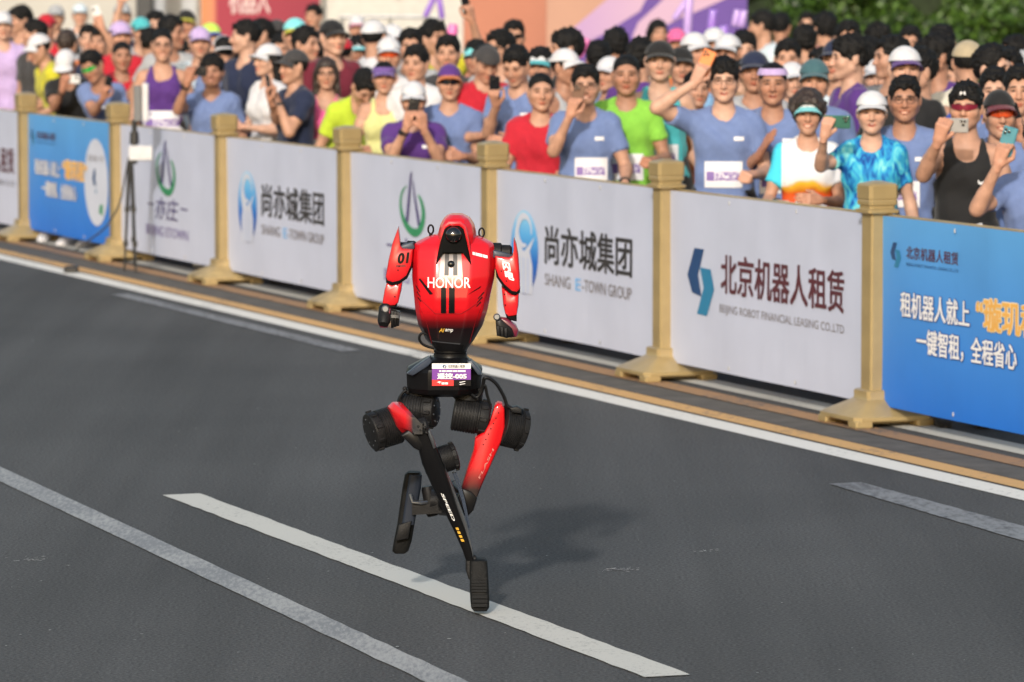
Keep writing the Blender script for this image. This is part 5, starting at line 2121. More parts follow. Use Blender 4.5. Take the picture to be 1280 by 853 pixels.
def person(x, ytop, label, shirt='blue', kind='tee', hair='short', hat=None, hatm='white', yaw=0.0, D=None, H=None, pose=None, skin_i=None, bib=False, eyes=None, eyem=None, hairm=0, ph=None, shoes=False, chest=False, shorts='black', group='spectators behind the barrier', **kw):
    """x, ytop: picture column of the head and row of its top. D: metres from the camera; H: standing height"""
    db = barrier_depth(x)
    fem = kw.get('fem', 0)

    def ztop(Dv):
        return at_y(x, ytop, Dv).z
    extra = .012 if hat and hat != 'visor' and hat != 'headband' else {'tuft': .042, 'curly': .042, 'short': .034, 'long': .016}.get(hair, .008)
    if D is None:
        best = None
        h0 = H or (1.62 if fem else random.uniform(1.68, 1.76))
        for k in range(60):
            Dv = db + 2.9 + k * .4
            zt = ztop(Dv) - extra
            c = abs(zt - h0) * 6
            if zt < 1.45:
                c += 5
            px = at_y(x, ytop, Dv)
            for q in PLACED:
                dd = math.hypot(q[0] - px.x, q[1] - px.y)
                if dd < .48:
                    c += (.48 - dd) * 14
            if best is None or c < best[0]:
                best = (c, Dv)
        D = best[1]
    else:
        D = db + .75 + D * .95
    p = at_y(x, ytop, D)
    zt = p.z - extra
    unique = pose is None
    if unique:
        s = min(max(zt / 1.72, .93 if not fem else .88), 1.08)
        crouch = kw.pop('crouch', max(0, 1.72 - zt / s - kw.pop('drop', 0)))
    else:
        s = zt / 1.72
        crouch = 0
        kw = dict(kw)
    PLACED.append((p.x, p.y))
    yw = R(yaw) + math.atan2(p.x, p.y) * -1
    W = Matrix.Translation((p.x, p.y, 0)) @ Matrix.Rotation(yw, 4, 'Z') @ Matrix.Diagonal((s, s, s, 1))
    Wi = W.inverted()
    if unique:
        # hands may be aimed at a picture point: ('at', x, y, metres in front, hand, fingers, palm)
        for sd in ('left', 'right'):
            sp = kw.get(sd)
            if isinstance(sp, tuple) and sp[0] == 'at':
                t = Wi @ at_y(sp[1], sp[2], D - sp[3])
                kw[sd] = (tuple(t), sp[4], sp[5], sp[6])
        pz = make_pose(crouch=crouch, shirt=kind, seed=len(PLACED), **kw)
        if kw.get('lean') or kw.get('side') or kw.get('hpitch') or kw.get('htilt') or crouch:
            # shift the figure so that the crown of the head is where it is seen
            top = W @ (pz['head'] @ Vector((0, 0.01, .115)))
            dx, dz = p.x - top.x, p.z - extra - top.z
            W = Matrix.Translation((dx, 0, 0)) @ W
            if abs(dz) > .01 and not kw.get('_again'):
                c2 = max(0, crouch - dz / s)
                kw2 = dict(kw)
                pz = make_pose(crouch=c2, shirt=kind, seed=len(PLACED), **kw2)
    else:
        key = (pose, kind, fem)
        if key not in POSES:
            POSES[key] = make_pose(shirt=kind, fem=fem, seed=len(POSES), h=.017, **LIB[pose])
        pz = POSES[key]
    e = empty('person', label=label, cat='person', group=group)
    e.matrix_world = W
    si = skin_i if skin_i is not None else random.choice((0, 1, 1, 1, 2))
    link('body', pz['body'], SKIN[si], e)
    link('shirt', pz['shirt'], MATS.get('cloth_' + shirt) or cloth(shirt), e)
    link('shorts', pz['shorts'], cloth(shorts), e)
    Hm = pz['head']
    if hair:
        hm = Hm
        hk = hair
        if hat in ('cap', 'back', 'bucket'):
            hk = {'short': 'crop', 'tuft': 'crop', 'long': 'longcap', 'curly': 'longcap'}.get(hair, hair)
        elif hair == 'short' and len(PLACED) % 6 == 0:
            hk = 'tuft'
        link('hair', HAIR[hk], HAIRM[hairm], e, hm)
    if hat in ('cap', 'back'):
        Mh = Hm @ Matrix.Rotation(R(-4), 4, 'X')
        if hat == 'back':
            Mh = Hm @ Matrix.Rotation(R(180), 4, 'Z')
        c = link('cap', HAT['cap_dome'], cloth(hatm[0] if isinstance(hatm, tuple) else hatm), e, Mh)
        link('brim', HAT['cap_brim'], cloth(hatm[1] if isinstance(hatm, tuple) else hatm), c)
    elif hat == 'bucket':
        c = link('hat', HAT['cap_dome'], cloth(hatm), e, Hm)
        link('brim', HAT['wide'], cloth(hatm), c)
    elif hat == 'visor':
        c = link('visor', HAT['band'], cloth(hatm[0] if isinstance(hatm, tuple) else hatm), e, Hm)
        link('brim', HAT['cap_brim'], cloth(hatm[1] if isinstance(hatm, tuple) else hatm), c)
    elif hat == 'headband':
        link('headband', HAT['headband'], cloth(hatm), e, Hm)
    if eyes == 'sun':
        g_ = link('sunglasses', HAT['temples'], M_FRAME, e, Hm)
        link('lens', HAT['lens'], eyem or M_LENS, g_)
    elif eyes == 'clear':
        link('glasses', HAT['glasses'], M_FRAME, e, Hm)
    if bib:
        lay_patch(pz, e, 'race_bib', M_BIB, *(bib if isinstance(bib, tuple) else (.02, 1.075, .20, .135)))
    if chest:
        lay_patch(pz, e, 'chest_logo', I_WHITE, .085, 1.29, .055, .022, 3, 2)
    if shoes:
        for sx in (-1, 1):
            a = pz['ank'][sx]
            link('shoe', HAT['shoe'], cloth('white' if shoes is True else shoes), e, Matrix.Translation((a[0], a[1], .0)) @ Matrix.Rotation(R(-8 * sx), 4, 'Z'))
    if unique and len(PLACED) % 2 == 0:
        sg = 1 if len(PLACED) % 4 == 0 else -1
        T_, Fm_, _f = pz['grips'][sg]
        wm = Matrix.Translation(Vector(T_) - Vector(pz['fore'][sg]) * .035) @ Vector(pz['fore'][sg]).to_track_quat('Z', 'X').to_matrix().to_4x4()
        link('watch', HAT['watch'], M_FRAME, e, wm)
    if ph:
        sgn, colr, orient, lab = ph[:4]
        T, Fm, flip = pz['grips'][sgn]
        T = Vector(T)
        f, n = Vector(Fm[:, 2]), Vector(-Fm[:, 1])
        ctr = T + f * .125 + n * .034
        fwd = Vector((0, -1, 0))
        yv = (-n if n.dot(fwd) < 0 else n)
        yv = (yv * .35 + fwd * .65).normalized()
        if orient == 'v':
            zv = (f - yv * f.dot(yv)).normalized()
        else:
            zv = Vector((1, 0, 0)) * (-sgn)
            zv = (zv - yv * zv.dot(yv)).normalized()
            ctr = T + f * .085 + n * .034 + zv * .045
        xv = (-yv).cross(zv)
        Mp = Matrix(((xv.x, -yv.x, zv.x, ctr.x), (xv.y, -yv.y, zv.y, ctr.y), (xv.z, -yv.z, zv.z, ctr.z), (0, 0, 0, 1)))
        phone(colr, W @ Mp, lab)
    return pz, e, W
# ------------------------------------------------------------------ the crowd
LIB = {
    'a': dict(), 'b': dict(hyaw=-42, face='smile'), 'c': dict(hyaw=42, left='hip'), 'd': dict(left='front', right='front', hpitch=24, htilt=6), 'e': dict(left='phone', face='calm'),
    'f': dict(right='phonehi', hpitch=-8), 'g': dict(left='up', face='smile'), 'h': dict(left='clap', right='clap', face='smile'), 'i': dict(face='smile', hyaw=12, right='bent'), 'j': dict(right='phone', hyaw=-10),
}
UPF = (.05, -.1, 1)
TOP = (.25, .95, 0)
def PV(*a, **k):
    k.setdefault('shoes', random.choice(('black', 'charcoal', 'navy', 'white')))
    return person(*a, **k)

# ---- people along the barrier, far end first
PV(46, 43, 'person in yellow shirt and white cap turned in profile at far left', 'yellow', hat='cap', yaw=-72, D=.9, lean=18, left='rail', right='rail', skin_i=1, shorts='navy')
PV(84, 64, 'person in black shirt and white cap crouching with a phone at the far blue board', 'black', hat='cap', yaw=-18, hpitch=14, D=.55, lean=20, eyes='sun', skin_i=2, feet=.52,
   left=('at', 68, 112, .5, 'grip', UPF, TOP), right='rail', ph=(-1, 'white', 'h', 'small white phone held under a white cap at far left'), shoes=True)
PV(113, 60, 'person in blue shirt and green mirrored sunglasses leaning on the far blue board', 'blue', yaw=-32, htilt=-12, D=.6, lean=20, eyes='sun', eyem=M_LENSG, skin_i=2, chest=True, feet=.52,
   left=('at', 103, 124, .45, 'grip', UPF, TOP), right='rail', ph=(-1, 'black', 'v', 'black phone held by the person in green sunglasses'), shoes=True)
PV(152, 52, 'bareheaded person in red shirt behind the leaning blue shirt', 'red', D=1.5, skin_i=2, hair='crop', yaw=8)
PV(203, 37, 'tall person in purple sleeveless top and glasses with wide white bib', 'purple', 'singlet', D=.8, eyes='clear', skin_i=1, hair='crop', bib=(.0, 1.03, .30, .16), face='smile')
PV(265, 65, 'smiling person in blue shirt holding a black phone out sideways', 'blue', D=.6, face='smile', hair='short', skin_i=2, left=('at', 234, 104, .35, 'grip', (.1, 0, 1), TOP), bib=True, yaw=-6,
   ph=(-1, 'black', 'h', 'black phone held sideways beside the smiling face in blue'))
PV(336, 54, 'long haired person in white shirt and white cap looking left', 'white', fem=1, hair='long', hat='cap', yaw=-58, D=.8, left='front', right='front', bib=(.0, .98, .22, .12), skin_i=0)
PV(368, 62, 'person in navy shirt and black cap in profile, tapping a phone', 'navy', hat='cap', hatm='charcoal', yaw=-62, D=.55, left=('at', 338, 128, .3, 'grip', (-.3, -.3, .8), (.4, .9, 0)), right=('at', 346, 126, .2, 'open', (-.5, -.3, .6), (-.3, .5, .2)), skin_i=1,
   ph=(-1, 'black', 'v', 'black phone in the hands of the person in navy'))
PV(408, 71, 'long haired person in pink sleeveless top and glasses', 'pink', 'singlet', fem=1, hair='long', hairm=1, eyes='clear', D=1.3, skin_i=1, bib=(.0, 1.05, .2, .12))
PV(463, 86, 'person in neon yellow shirt bending forward behind purple visor', 'neon', D=1.5, lean=25, hpitch=20, yaw=25, skin_i=1, bib=False)
PV(480, 76, 'person in lemon top and dark purple visor next to white shirt', 'lemon', 'singlet', fem=1, hair='tail', hat='visor', hatm='pcap', D=1.0, skin_i=1, left='bent')
PV(486, 47, 'person in white cap and amber sunglasses behind the purple visor', 'white', hat='cap', eyes='sun', eyem=M_LENSO, D=2.6, skin_i=1)
PV(521, 53, 'tall black haired person in plain white shirt behind a white capped phone user', 'white', D=1.5, yaw=-14, skin_i=1, hair='short', hyaw=-8)
PV(517, 100, 'person in purple shirt and white cap filming with phone before face', 'purple', hat='cap', D=.5, hpitch=8, left=('at', 508, 160, .32, 'grip', UPF, (.55, .8, 0)), right=('at', 530, 162, .32, 'grip', UPF, (-.55, .8, 0)), skin_i=1,
   ph=(-1, 'black', 'v', 'black phone hiding the face under a white cap'), chest=True)
PV(562, 80, 'person in orange cap and dark sunglasses right of white shirt', 'blue', hat='cap', hatm=('purple', 'orange'), eyes='sun', D=1.3, skin_i=1, right='front')
PV(610, 50, 'person in red shirt and backward black cap looking down', 'red', hat='back', hatm='charcoal', D=2.0, hpitch=26, yaw=18, left='front', right='front', skin_i=1, chest=True)
PV(643, 50, 'person in blue shirt looking down at a phone near the red shirts', 'blue', D=1.2, hpitch=20, yaw=-22, left=('at', 614, 132, .3, 'grip', (-.2, -.6, .6), (.2, .6, .4)), right='front', bib=(.03, 1.09, .18, .12), skin_i=1, hair='short',
   ph=(-1, 'black', 'v', 'black phone held low by the person looking down in blue'), chest=True)
PV(676, 91, 'short haired person in red shirt close behind the barrier', 'red', D=.75, skin_i=1, hair='crop', left='bent', right='bent', bib=(.02, 1.03, .2, .12), hyaw=6, chest=True)
PV(706, 60, 'person in grey top and white cap turned to the right', 'grey', 'singlet', hat='cap', yaw=48, D=1.9, skin_i=2)
PV(732, 77, 'smiling person in blue shirt filming with phone beside the green shirt', 'blue', D=.5, face='smile', eyes='clear', skin_i=1, hair='short', left=('at', 712, 146, .30, 'grip', (.15, -.1, 1), (.5, .85, 0)), right='rail', bib=(.035, 1.10, .20, .145), chest=True,
   ph=(-1, 'brown', 'v', 'brown phone held before the smiling face near green shirt'))
PV(783, 69, 'person in bright green shirt with a white bib', 'green', D=1.35, skin_i=2, hair='crop', right='bent', left='down', bib=(.0, 1.05, .21, .16), heavy=.012)
PV(825, 50, 'person in teal sleeveless top and black cap', 'teal', 'singlet', hat='cap', hatm='black', D=2.2, skin_i=0, bib=(.0, 1.05, .22, .13))
PV(905, 66, 'person in blue shirt and glasses raising an orange phone overhead', 'blue', D=.5, face='shout', hair='tuft', eyes='clear', skin_i=0, left=('at', 868, 104, .12, 'grip', (.05, -.05, 1), (.3, .95, 0)), right='bent', bib=(.0, 1.09, .21, .145), chest=True,
   ph=(-1, 'orange', 'v', 'orange phone raised high by the person in glasses'))
PV(966, 78, 'laughing person in blue shirt and colourful headband', 'blue', D=1.2, face='shout', hair='crop', hat='headband', hatm='lilac', skin_i=2, bib=(.03, 1.06, .2, .14), chest=True, left='clap', heavy=.01)
PV(1018, 74, 'person in blue shirt and dark teal cap behind the curly hair', 'blue', hat='cap', hatm='dkteal', D=1.9, skin_i=1)
PV(1010, 108, 'curly haired person in cyan and orange shirt and pale visor', 'multi', fem=1, hair='curly', hairm=1, hat='visor', hatm=('white', 'aqua'), face='smile', D=.5, left='bent', right='front', bib=(.03, 1.05, .20, .12), skin_i=1)
PV(1090, 113, 'person in blue tie dyed shirt and white cap shouting happily', 'tiedye', fem=1, hair='tail', hat='cap', face='shout', D=.65, left=('at', 1030, 172, .35, 'grip', (.25, 0, 1), TOP), right='down', skin_i=0,
   ph=(-1, 'green', 'h', 'green phone held out by the person in tie dyed shirt'))
PV(1131, 90, 'smiling person in blue shirt and glasses behind the tie dyed shirt', 'blue', D=1.1, face='smile', eyes='clear', hair='short', skin_i=2, right='rail', bib=(-.01, 1.10, .19, .14), chest=True)
pz_bt, e_bt, _w = PV(1208, 96, 'person in black sleeveless top and ruby sunglasses filming at the big blue board', 'black', 'singlet', D=.5, hair='tuft', hat='headband', hatm='black', eyes='sun', eyem=M_LENSR, skin_i=1, hyaw=-8, feet=.55, shoes='black',
   left=('at', 1172, 178, .38, 'grip', (.2, -.05, 1), TOP), right='down', ph=(-1, 'silver', 'h', 'silver phone held sideways by the person in black top'), bib=(-.02, .97, .22, .07, 8, 4, .006, .12))
PV(1249, 113, 'person in black and maroon cap and amber sunglasses near right edge', 'blue', hat='cap', hatm=('black', 'maroon'), eyes='sun', eyem=M_LENSO, D=1.2, face='smile', skin_i=1, yaw=10, shoes='black')
PV(1300, 140, 'person in blue shirt cut off at right edge, reaching with a teal phone', 'blue', D=.55, left=('at', 1247, 208, .25, 'grip', (.15, 0, 1), (.4, .9, 0)), right='rail', skin_i=1, ph=(-1, 'teal', 'v', 'teal phone held up at the right edge'))
PV(1243, 80, 'bareheaded person in blue shirt above the maroon brimmed cap', 'blue', D=2.2, skin_i=0, hair='short')
PV(1274, 78, 'person in blue shirt at right edge raising a black phone', 'blue', D=1.9, skin_i=1, hair='short', right=('at', 1276, 178, .35, 'grip', (-.2, 0, 1), TOP), ph=(1, 'black', 'v', 'black phone raised near the right edge above the teal one'))
# prints on clothes
lay_words(pz_bt, e_bt, '', I_WHITE, .06, 1.215, .125, 1.262, fn=[(0, .30), (.12, .05), (.30, .02), (.62, .35), (1.0, 1.0), (.55, .48), (.28, .30), (.14, .34), (.10, .62)])
mk = MB()
mk.add([(-.016, -.1235, .075), (-.008, -.1240, .075), (-.005, -.1242, .083), (.005, -.1242, .083), (.008, -.1240, .075), (.016, -.1235, .075), (.013, -.1240, .092), (.006, -.1245, .092), (.004, -.1245, .087), (-.004, -.1245, .087), (-.006, -.1245, .092), (-.013, -.1240, .092)], [tuple(range(12))])
mk.build('headband_mark', I_WHITE, e_bt, smooth=None, local=pz_bt['head'])

# ---- further rows
REAR = [  # x, top of head, shirt, kind, hair, hat, colour, yaw, pose, fem, label
    (3, 14, 'lilac', 'tee', 'short', 'cap', 'white', 0, 'a', 0, 'person in white cap cut off at the top left edge'),
    (17, 12, 'lilac', 'tee', 'short', 'cap', 'navy', 10, 'e', 0, 'person in navy cap lifting a phone at far left'),
    (27, 5, 'charcoal', 'tee', 'short', None, '', -20, 'b', 0, 'bareheaded person behind the navy cap at far left'),
    (2, 55, 'lilac', 'tee', 'short', 'visor', 'teal', 20, 'd', 0, 'person in lilac shirt and teal visor cut off at left edge'),
    (45, 21, 'charcoal', 'tee', 'short', None, '', -50, 'b', 0, 'black haired person in charcoal above the yellow shirt'),
    (58, 17, 'red', 'tee', 'short', 'cap', 'red', -25, 'a', 0, 'person in red cap behind the yellow shirt'),
    (70, 6, 'charcoal', 'tee', 'short', 'cap', 'grey', 0, 'a', 0, 'person in grey cap and dark top at far left back row'),
    (83, 34, 'orange', 'tee', 'short', None, '', 170, 'a', 0, 'brown haired person seen from behind in orange shirt'),
    (100, 4, 'white', 'tee', 'short', 'cap', 'pale', 5, 'a', 0, 'person in pale blue cap against the cream wall'),
    (124, 33, 'navy', 'tee', 'short', None, '', -15, 'f', 0, 'black haired person with bare arm raised at far left'),
    (138, 40, 'black', 'tee', 'long', None, '', 0, 'a', 1, 'long haired person in black between blue and red shirts'),
    (153, 3, 'white', 'tee', 'short', 'cap', 'grey', 0, 'a', 0, 'person in light grey cap beneath the dark pillar'),
    (150, 26, 'red', 'tee', 'short', 'cap', 'lilac', 0, 'i', 0, 'person in lilac cap and red shirt at far left'),
    (176, 21, 'grey', 'tee', 'short', 'cap', 'teal', 10, 'a', 0, 'person in bright teal cap left of purple top'),
    (187, 33, 'yellow', 'tee', 'short', None, '', 180, 'a', 0, 'person in yellow seen from behind beside purple top'),
    (194, 11, 'navy', 'tee', 'short', None, '', 0, 'g', 0, 'person waving one open hand above the purple top'),
    (212, 17, 'grey', 'tee', 'short', None, '', 25, 'c', 0, 'bareheaded person in grey behind the purple top'),
    (233, 12, 'rose', 'singlet', 'short', 'cap', ('black', 'yellow'), -5, 'a', 0, 'large person in black cap with yellow peak'),
    (250, 33, 'pale', 'tee', 'short', 'cap', 'lilac', 0, 'a', 0, 'person in small lilac cap beside the lime cap'),
    (263, 28, 'sky', 'tee', 'short', 'cap', ('lime', 'royal'), 10, 'a', 0, 'person in lime cap with blue peak'),
    (280, 44, 'blue', 'tee', 'short', 'back', 'white', -170, 'a', 0, 'person with white cap seen from behind near lime cap'),
    (309, 21, 'navy', 'tee', 'short', None, '', -48, 'b', 0, 'person in navy in profile below the red banner'),
    (292, 48, 'blue', 'tee', 'short', 'cap', 'white', -160, 'a', 0, 'person in blue shirt and white cap facing away below red banner'),
    (303, 62, 'blue', 'tee', 'short', None, '', 10, 'e', 0, 'person in blue shirt lifting a phone left of white cap'),
    (328, 20, 'pale', 'tee', 'short', None, '', -25, 'b', 0, 'person in pale shirt below the lettering of red banner'),
    (346, 24, 'blue', 'tee', 'short', 'cap', 'charcoal', 160, 'a', 0, 'person in blue shirt and charcoal cap below red banner'),
    (369, 22, 'blue', 'tee', 'short', 'cap', ('aqua', 'yellow'), 0, 'a', 0, 'person in aqua cap with yellow peak'),
    (393, 3, 'navy', 'tee', 'short', None, '', -30, 'a', 0, 'tall person in navy before the red banner end'),
    (380, 30, 'navy', 'tee', 'short', None, '', 15, 'c', 0, 'person in navy right behind the aqua cap'),
    (405, 39, 'white', 'tee', 'tuft', None, '', 175, 'a', 0, 'black haired person in white seen from behind by aqua cap'),
    (415, 24, 'maroon', 'tee', 'short', 'cap', 'black', 20, 'a', 0, 'person in black cap and maroon shirt by the cream pillar'),
    (428, 46, 'red', 'tee', 'short', 'cap', 'red', 170, 'a', 0, 'person in red cap and red shirt facing away'),
    (447, 42, 'lemon', 'tee', 'short', 'visor', ('white', 'aqua'), 0, 'a', 0, 'person in lemon shirt and aqua visor'),
    (446, 20, 'rose', 'tee', 'short', 'cap', ('white', 'rose'), 0, 'a', 1, 'person in white cap with rose peak below grey tent'),
    (467, 25, 'white', 'tee', 'short', 'cap', 'white', 150, 'a', 0, 'person in white cap and white shirt below grey tent'),
    (471, 50, 'sky', 'tee', 'short', None, '', 55, 'c', 0, 'person in profile looking right beside the amber sunglasses'),
    (490, 30, 'white', 'tee', 'short', 'cap', 'white', 30, 'a', 0, 'person in white cap directly above the amber sunglasses'),
    (513, 32, 'grey', 'tee', 'short', None, '', 0, 'a', 0, 'black haired person right behind the tall white shirt'),
    (543, 22, 'yellow', 'tee', 'tuft', None, '', 30, 'f', 0, 'tall person in yellow shirt raising one arm beside a pink stick'),
    (560, 40, 'charcoal', 'tee', 'short', None, '', 0, 'a', 0, 'person in charcoal behind the raised pink stick'),
    (595, 46, 'rose', 'tee', 'short', 'visor', 'aqua', -10, 'a', 0, 'person in aqua visor before the terracotta wall'),
    (642, 22, 'navy', 'tee', 'short', None, '', 5, 'a', 0, 'person in dark sunglasses before the terracotta wall'),
    (627, 33, 'grey', 'tee', 'short', None, '', -15, 'b', 0, 'bareheaded person left of the dark sunglasses at terracotta wall'),
    (676, 55, 'rose', 'tee', 'short', 'visor', ('white', 'teal'), -8, 'a', 0, 'person in white visor with teal peak by wall corner'),
    (710, 33, 'black', 'tee', 'short', None, '', -75, 'a', 0, 'person in black in profile before the peach backdrop'),
    (748, 47, 'white', 'tee', 'short', None, '', 160, 'a', 0, 'person in white seen from behind before the lilac backdrop'),
    (770, 31, 'white', 'tee', 'tuft', None, '', -165, 'a', 0, 'tousled black haired person facing away before lilac backdrop'),
    (762, 70, 'blue', 'tee', 'short', 'cap', 'white', -30, 'a', 0, 'person in white cap between blue and green shirts'),
    (781, 52, 'pink', 'singlet', 'long', 'cap', ('red', 'rose'), 0, 'a', 1, 'person in red cap and pink top behind green shirt'),
    (801, 43, 'purple', 'tee', 'tuft', None, '', 160, 'a', 0, 'person facing away in purple left of the black cap'),
    (822, 24, 'white', 'tee', 'long', None, '', 20, 'h', 1, 'long haired person clapping pink sticks before the backdrop'),
    (851, 58, 'sky', 'tee', 'short', 'cap', 'black', 0, 'a', 0, 'person in black cap with face half hidden near teal top'),
    (868, 40, 'orange', 'tee', 'short', 'cap', 'white', 25, 'a', 0, 'person in orange shirt and tilted white cap'),
    (893, 34, 'purple', 'tee', 'short', 'cap', 'white', 0, 'a', 0, 'person in purple and white cap below the purple sticks'),
    (870, 84, 'orange', 'tee', 'short', None, '', 15, 'a', 0, 'person in orange shirt behind the raised forearm'),
    (930, 34, 'white', 'tee', 'tuft', None, '', 8, 'a', 0, 'person with full black hair at the backdrop edge'),
    (943, 63, 'grey', 'tee', 'short', 'cap', 'navy', 0, 'a', 0, 'person in navy cap left of the colourful headband'),
    (928, 72, 'mint', 'tee', 'short', None, '', 20, 'c', 0, 'person in mint shirt beside the glasses and blue shirt'),
    (955, 10, 'pale', 'tee', 'short', None, '', -55, 'b', 0, 'person in profile at the hedge left end'),
    (976, 13, 'pale', 'tee', 'short', None, '', 165, 'a', 0, 'person in pale shirt facing away before the hedge'),
    (1006, 27, 'charcoal', 'tee', 'tuft', None, '', 180, 'a', 0, 'dark haired person in charcoal facing away before the hedge'),
    (1009, 13, 'rose', 'tee', 'short', None, '', 0, 'a', 1, 'person half hidden between two pale shirts at hedge'),
    (1032, 13, 'pale', 'tee', 'short', None, '', -160, 'a', 0, 'person in pale shirt facing away, right of charcoal shirt'),
    (990, 77, 'blue', 'tee', 'short', 'cap', 'white', 15, 'a', 0, 'person in white cap between headband and dark teal cap'),
    (1047, 48, 'pale', 'tee', 'short', 'cap', 'navy', -20, 'a', 0, 'person in navy cap and pale shirt below the hedge'),
    (1065, 38, 'purple', 'tee', 'tuft', None, '', -68, 'a', 0, 'person in purple in profile with full hair near hedge'),
    (1053, 93, 'blue', 'tee', 'short', 'cap', 'white', -15, 'a', 0, 'person in low white cap left of the tie dyed shirt'),
    (1085, 42, 'black', 'tee', 'short', None, '', 170, 'a', 0, 'person in black facing away with bright collar near hedge'),
    (1097, 27, 'navy', 'tee', 'short', None, '', 20, 'c', 0, 'bareheaded person in navy in the back row at hedge'),
    (1097, 73, 'blue', 'tee', 'short', 'cap', 'white', -5, 'a', 0, 'person in white cap above the tie dyed shirt'),
    (1118, 40, 'grey', 'tee', 'short', None, '', -25, 'b', 0, 'person in grey looking left in the back row'),
    (1138, 29, 'charcoal', 'tee', 'short', None, '', 0, 'a', 0, 'black haired person in charcoal above the white cap'),
    (1131, 57, 'black', 'tee', 'short', 'cap', ('white', 'purple'), 12, 'a', 0, 'person in white cap with purple peak'),
    (1151, 57, 'sky', 'singlet', 'short', None, '', -15, 'b', 0, 'person in sky blue sleeveless top right of glasses'),
    (1173, 39, 'purple', 'tee', 'short', None, '', -22, 'b', 0, 'person in purple below the hedge, looking left'),
    (1177, 27, 'rose', 'tee', 'short', None, '', 0, 'a', 0, 'person mostly hidden behind purple shirt below hedge'),
    (1210, 50, 'cream', 'tee', 'short', 'cap', 'khaki', 175, 'a', 0, 'person in cream shirt and khaki cap facing away'),
    (1238, 52, 'royal', 'tee', 'short', None, '', 15, 'c', 0, 'person in royal blue right of the khaki cap'),
    (1260, 55, 'white', 'tee', 'short', None, '', -15, 'a', 0, 'black haired person in white near the right edge'),
    (1190, 70, 'royal', 'tee', 'short', None, '', 0, 'a', 0, 'person in royal blue above the black sleeveless top'),
    (1280, 62, 'grey', 'tee', 'short', 'cap', 'grey', 0, 'a', 0, 'person in grey cap cut off at right edge'),
    (1272, 40, 'navy', 'tee', 'short', None, '', -20, 'b', 0, 'person in navy at the right edge back row'),
    (1060, 22, 'charcoal', 'tee', 'short', None, '', 10, 'a', 0, 'person in charcoal at the foot of the hedge'),
    (1160, 44, 'navy', 'tee', 'short', None, '', 30, 'c', 0, 'person in navy looking right below the hedge'),
    (600, 62, 'sky', 'tee', 'short', None, '', 0, 'd', 0, 'person in sky blue looking down before terracotta wall'),
    (690, 70, 'navy', 'tee', 'short', None, '', 0, 'a', 0, 'person in navy hidden between the red shirt and grey top'),
    (846, 36, 'green', 'tee', 'short', 'cap', 'pink', 0, 'a', 1, 'person in pink cap before the purple backdrop'),
    (910, 42, 'white', 'tee', 'short', 'cap', 'white', -20, 'a', 0, 'person in white cap behind the full black hair'),
    (985, 45, 'grey', 'tee', 'short', None, '', 0, 'a', 0, 'person in grey left of the charcoal back'),
    (1030, 55, 'white', 'tee', 'short', None, '', -30, 'b', 0, 'person in white above the dark teal cap'),
    (420, 60, 'white', 'tee', 'short', None, '', 10, 'a', 0, 'person in white behind the pink top'),
    (350, 40, 'grey', 'tee', 'short', None, '', 0, 'a', 0, 'person in grey hidden above the black cap'),
    (225, 48, 'red', 'tee', 'short', None, '', 20, 'c', 0, 'person in red right behind the purple top'),
    (110, 28, 'grey', 'tee', 'short', None, '', 0, 'a', 0, 'person in grey below the pale blue cap'),
    (30, 55, 'blue', 'tee', 'short', None, '', 0, 'd', 0, 'person in blue behind the yellow shirt at far left'),
]
for (x, yt, sh_, kd, hr, ht, hc, yw_, po, fm, lb) in REAR:
    ph_ = None
    if po == 'e':
        ph_ = (-1, 'black', 'v', 'black phone lifted by ' + ('the navy cap at far left' if x < 100 else 'the blue shirt left of white cap'))
    if po == 'f':
        ph_ = (1, 'white' if x < 200 else 'black', 'v', 'white phone held high by a bare arm at far left' if x < 200 else 'black phone held high by the yellow shirt')
    person(x, yt, lb, sh_, kd, hr, ht, hc, yaw=yw_ + random.uniform(-6, 6), pose=po, fem=fm, ph=ph_, eyes='sun' if 'dark sunglasses' in lb else None, hairm=1 if 'brown' in lb else 0)

# inflatable sticks held in the crowd
M_STICKP = mat('purple_vinyl_stick', (.30, .16, .62), .35, var=.08, coat=.3)
M_STICKK = mat('pink_vinyl_stick', (.75, .16, .45), .35, var=.08, coat=.3)
M_STICKL = mat('lilac_vinyl_stick', (.50, .34, .74), .35, var=.08, coat=.3)


def stick_at(x0, y0, x1, y1, D, m, r, label):
    a, b = at_y(x0, y0, D), at_y(x1, y1, D)
    d = b - a
    L = d.length
    mb = MB()
    mb.lathe([(r * .2, 0), (r * .8, .012), (r, .035), (r * 1.03, L * .5), (r, L - .035), (r * .8, L - .012), (r * .2, L)], 16)
    M = Matrix.Translation(a) @ d.to_track_quat('Z', 'X').to_matrix().to_4x4()
    e = empty('cheering_stick', label=label, cat='inflatable stick', group='inflatable cheering sticks')
    e.matrix_world = M
    mb.build('tube', m, e)
    for z in (.004, L - .012):
        t_ = MB()
        t_.box((-r * .9, -.003, z), (r * .9, .003, z + .010), bev=.001)
        t_.build('end_seam', m, e)


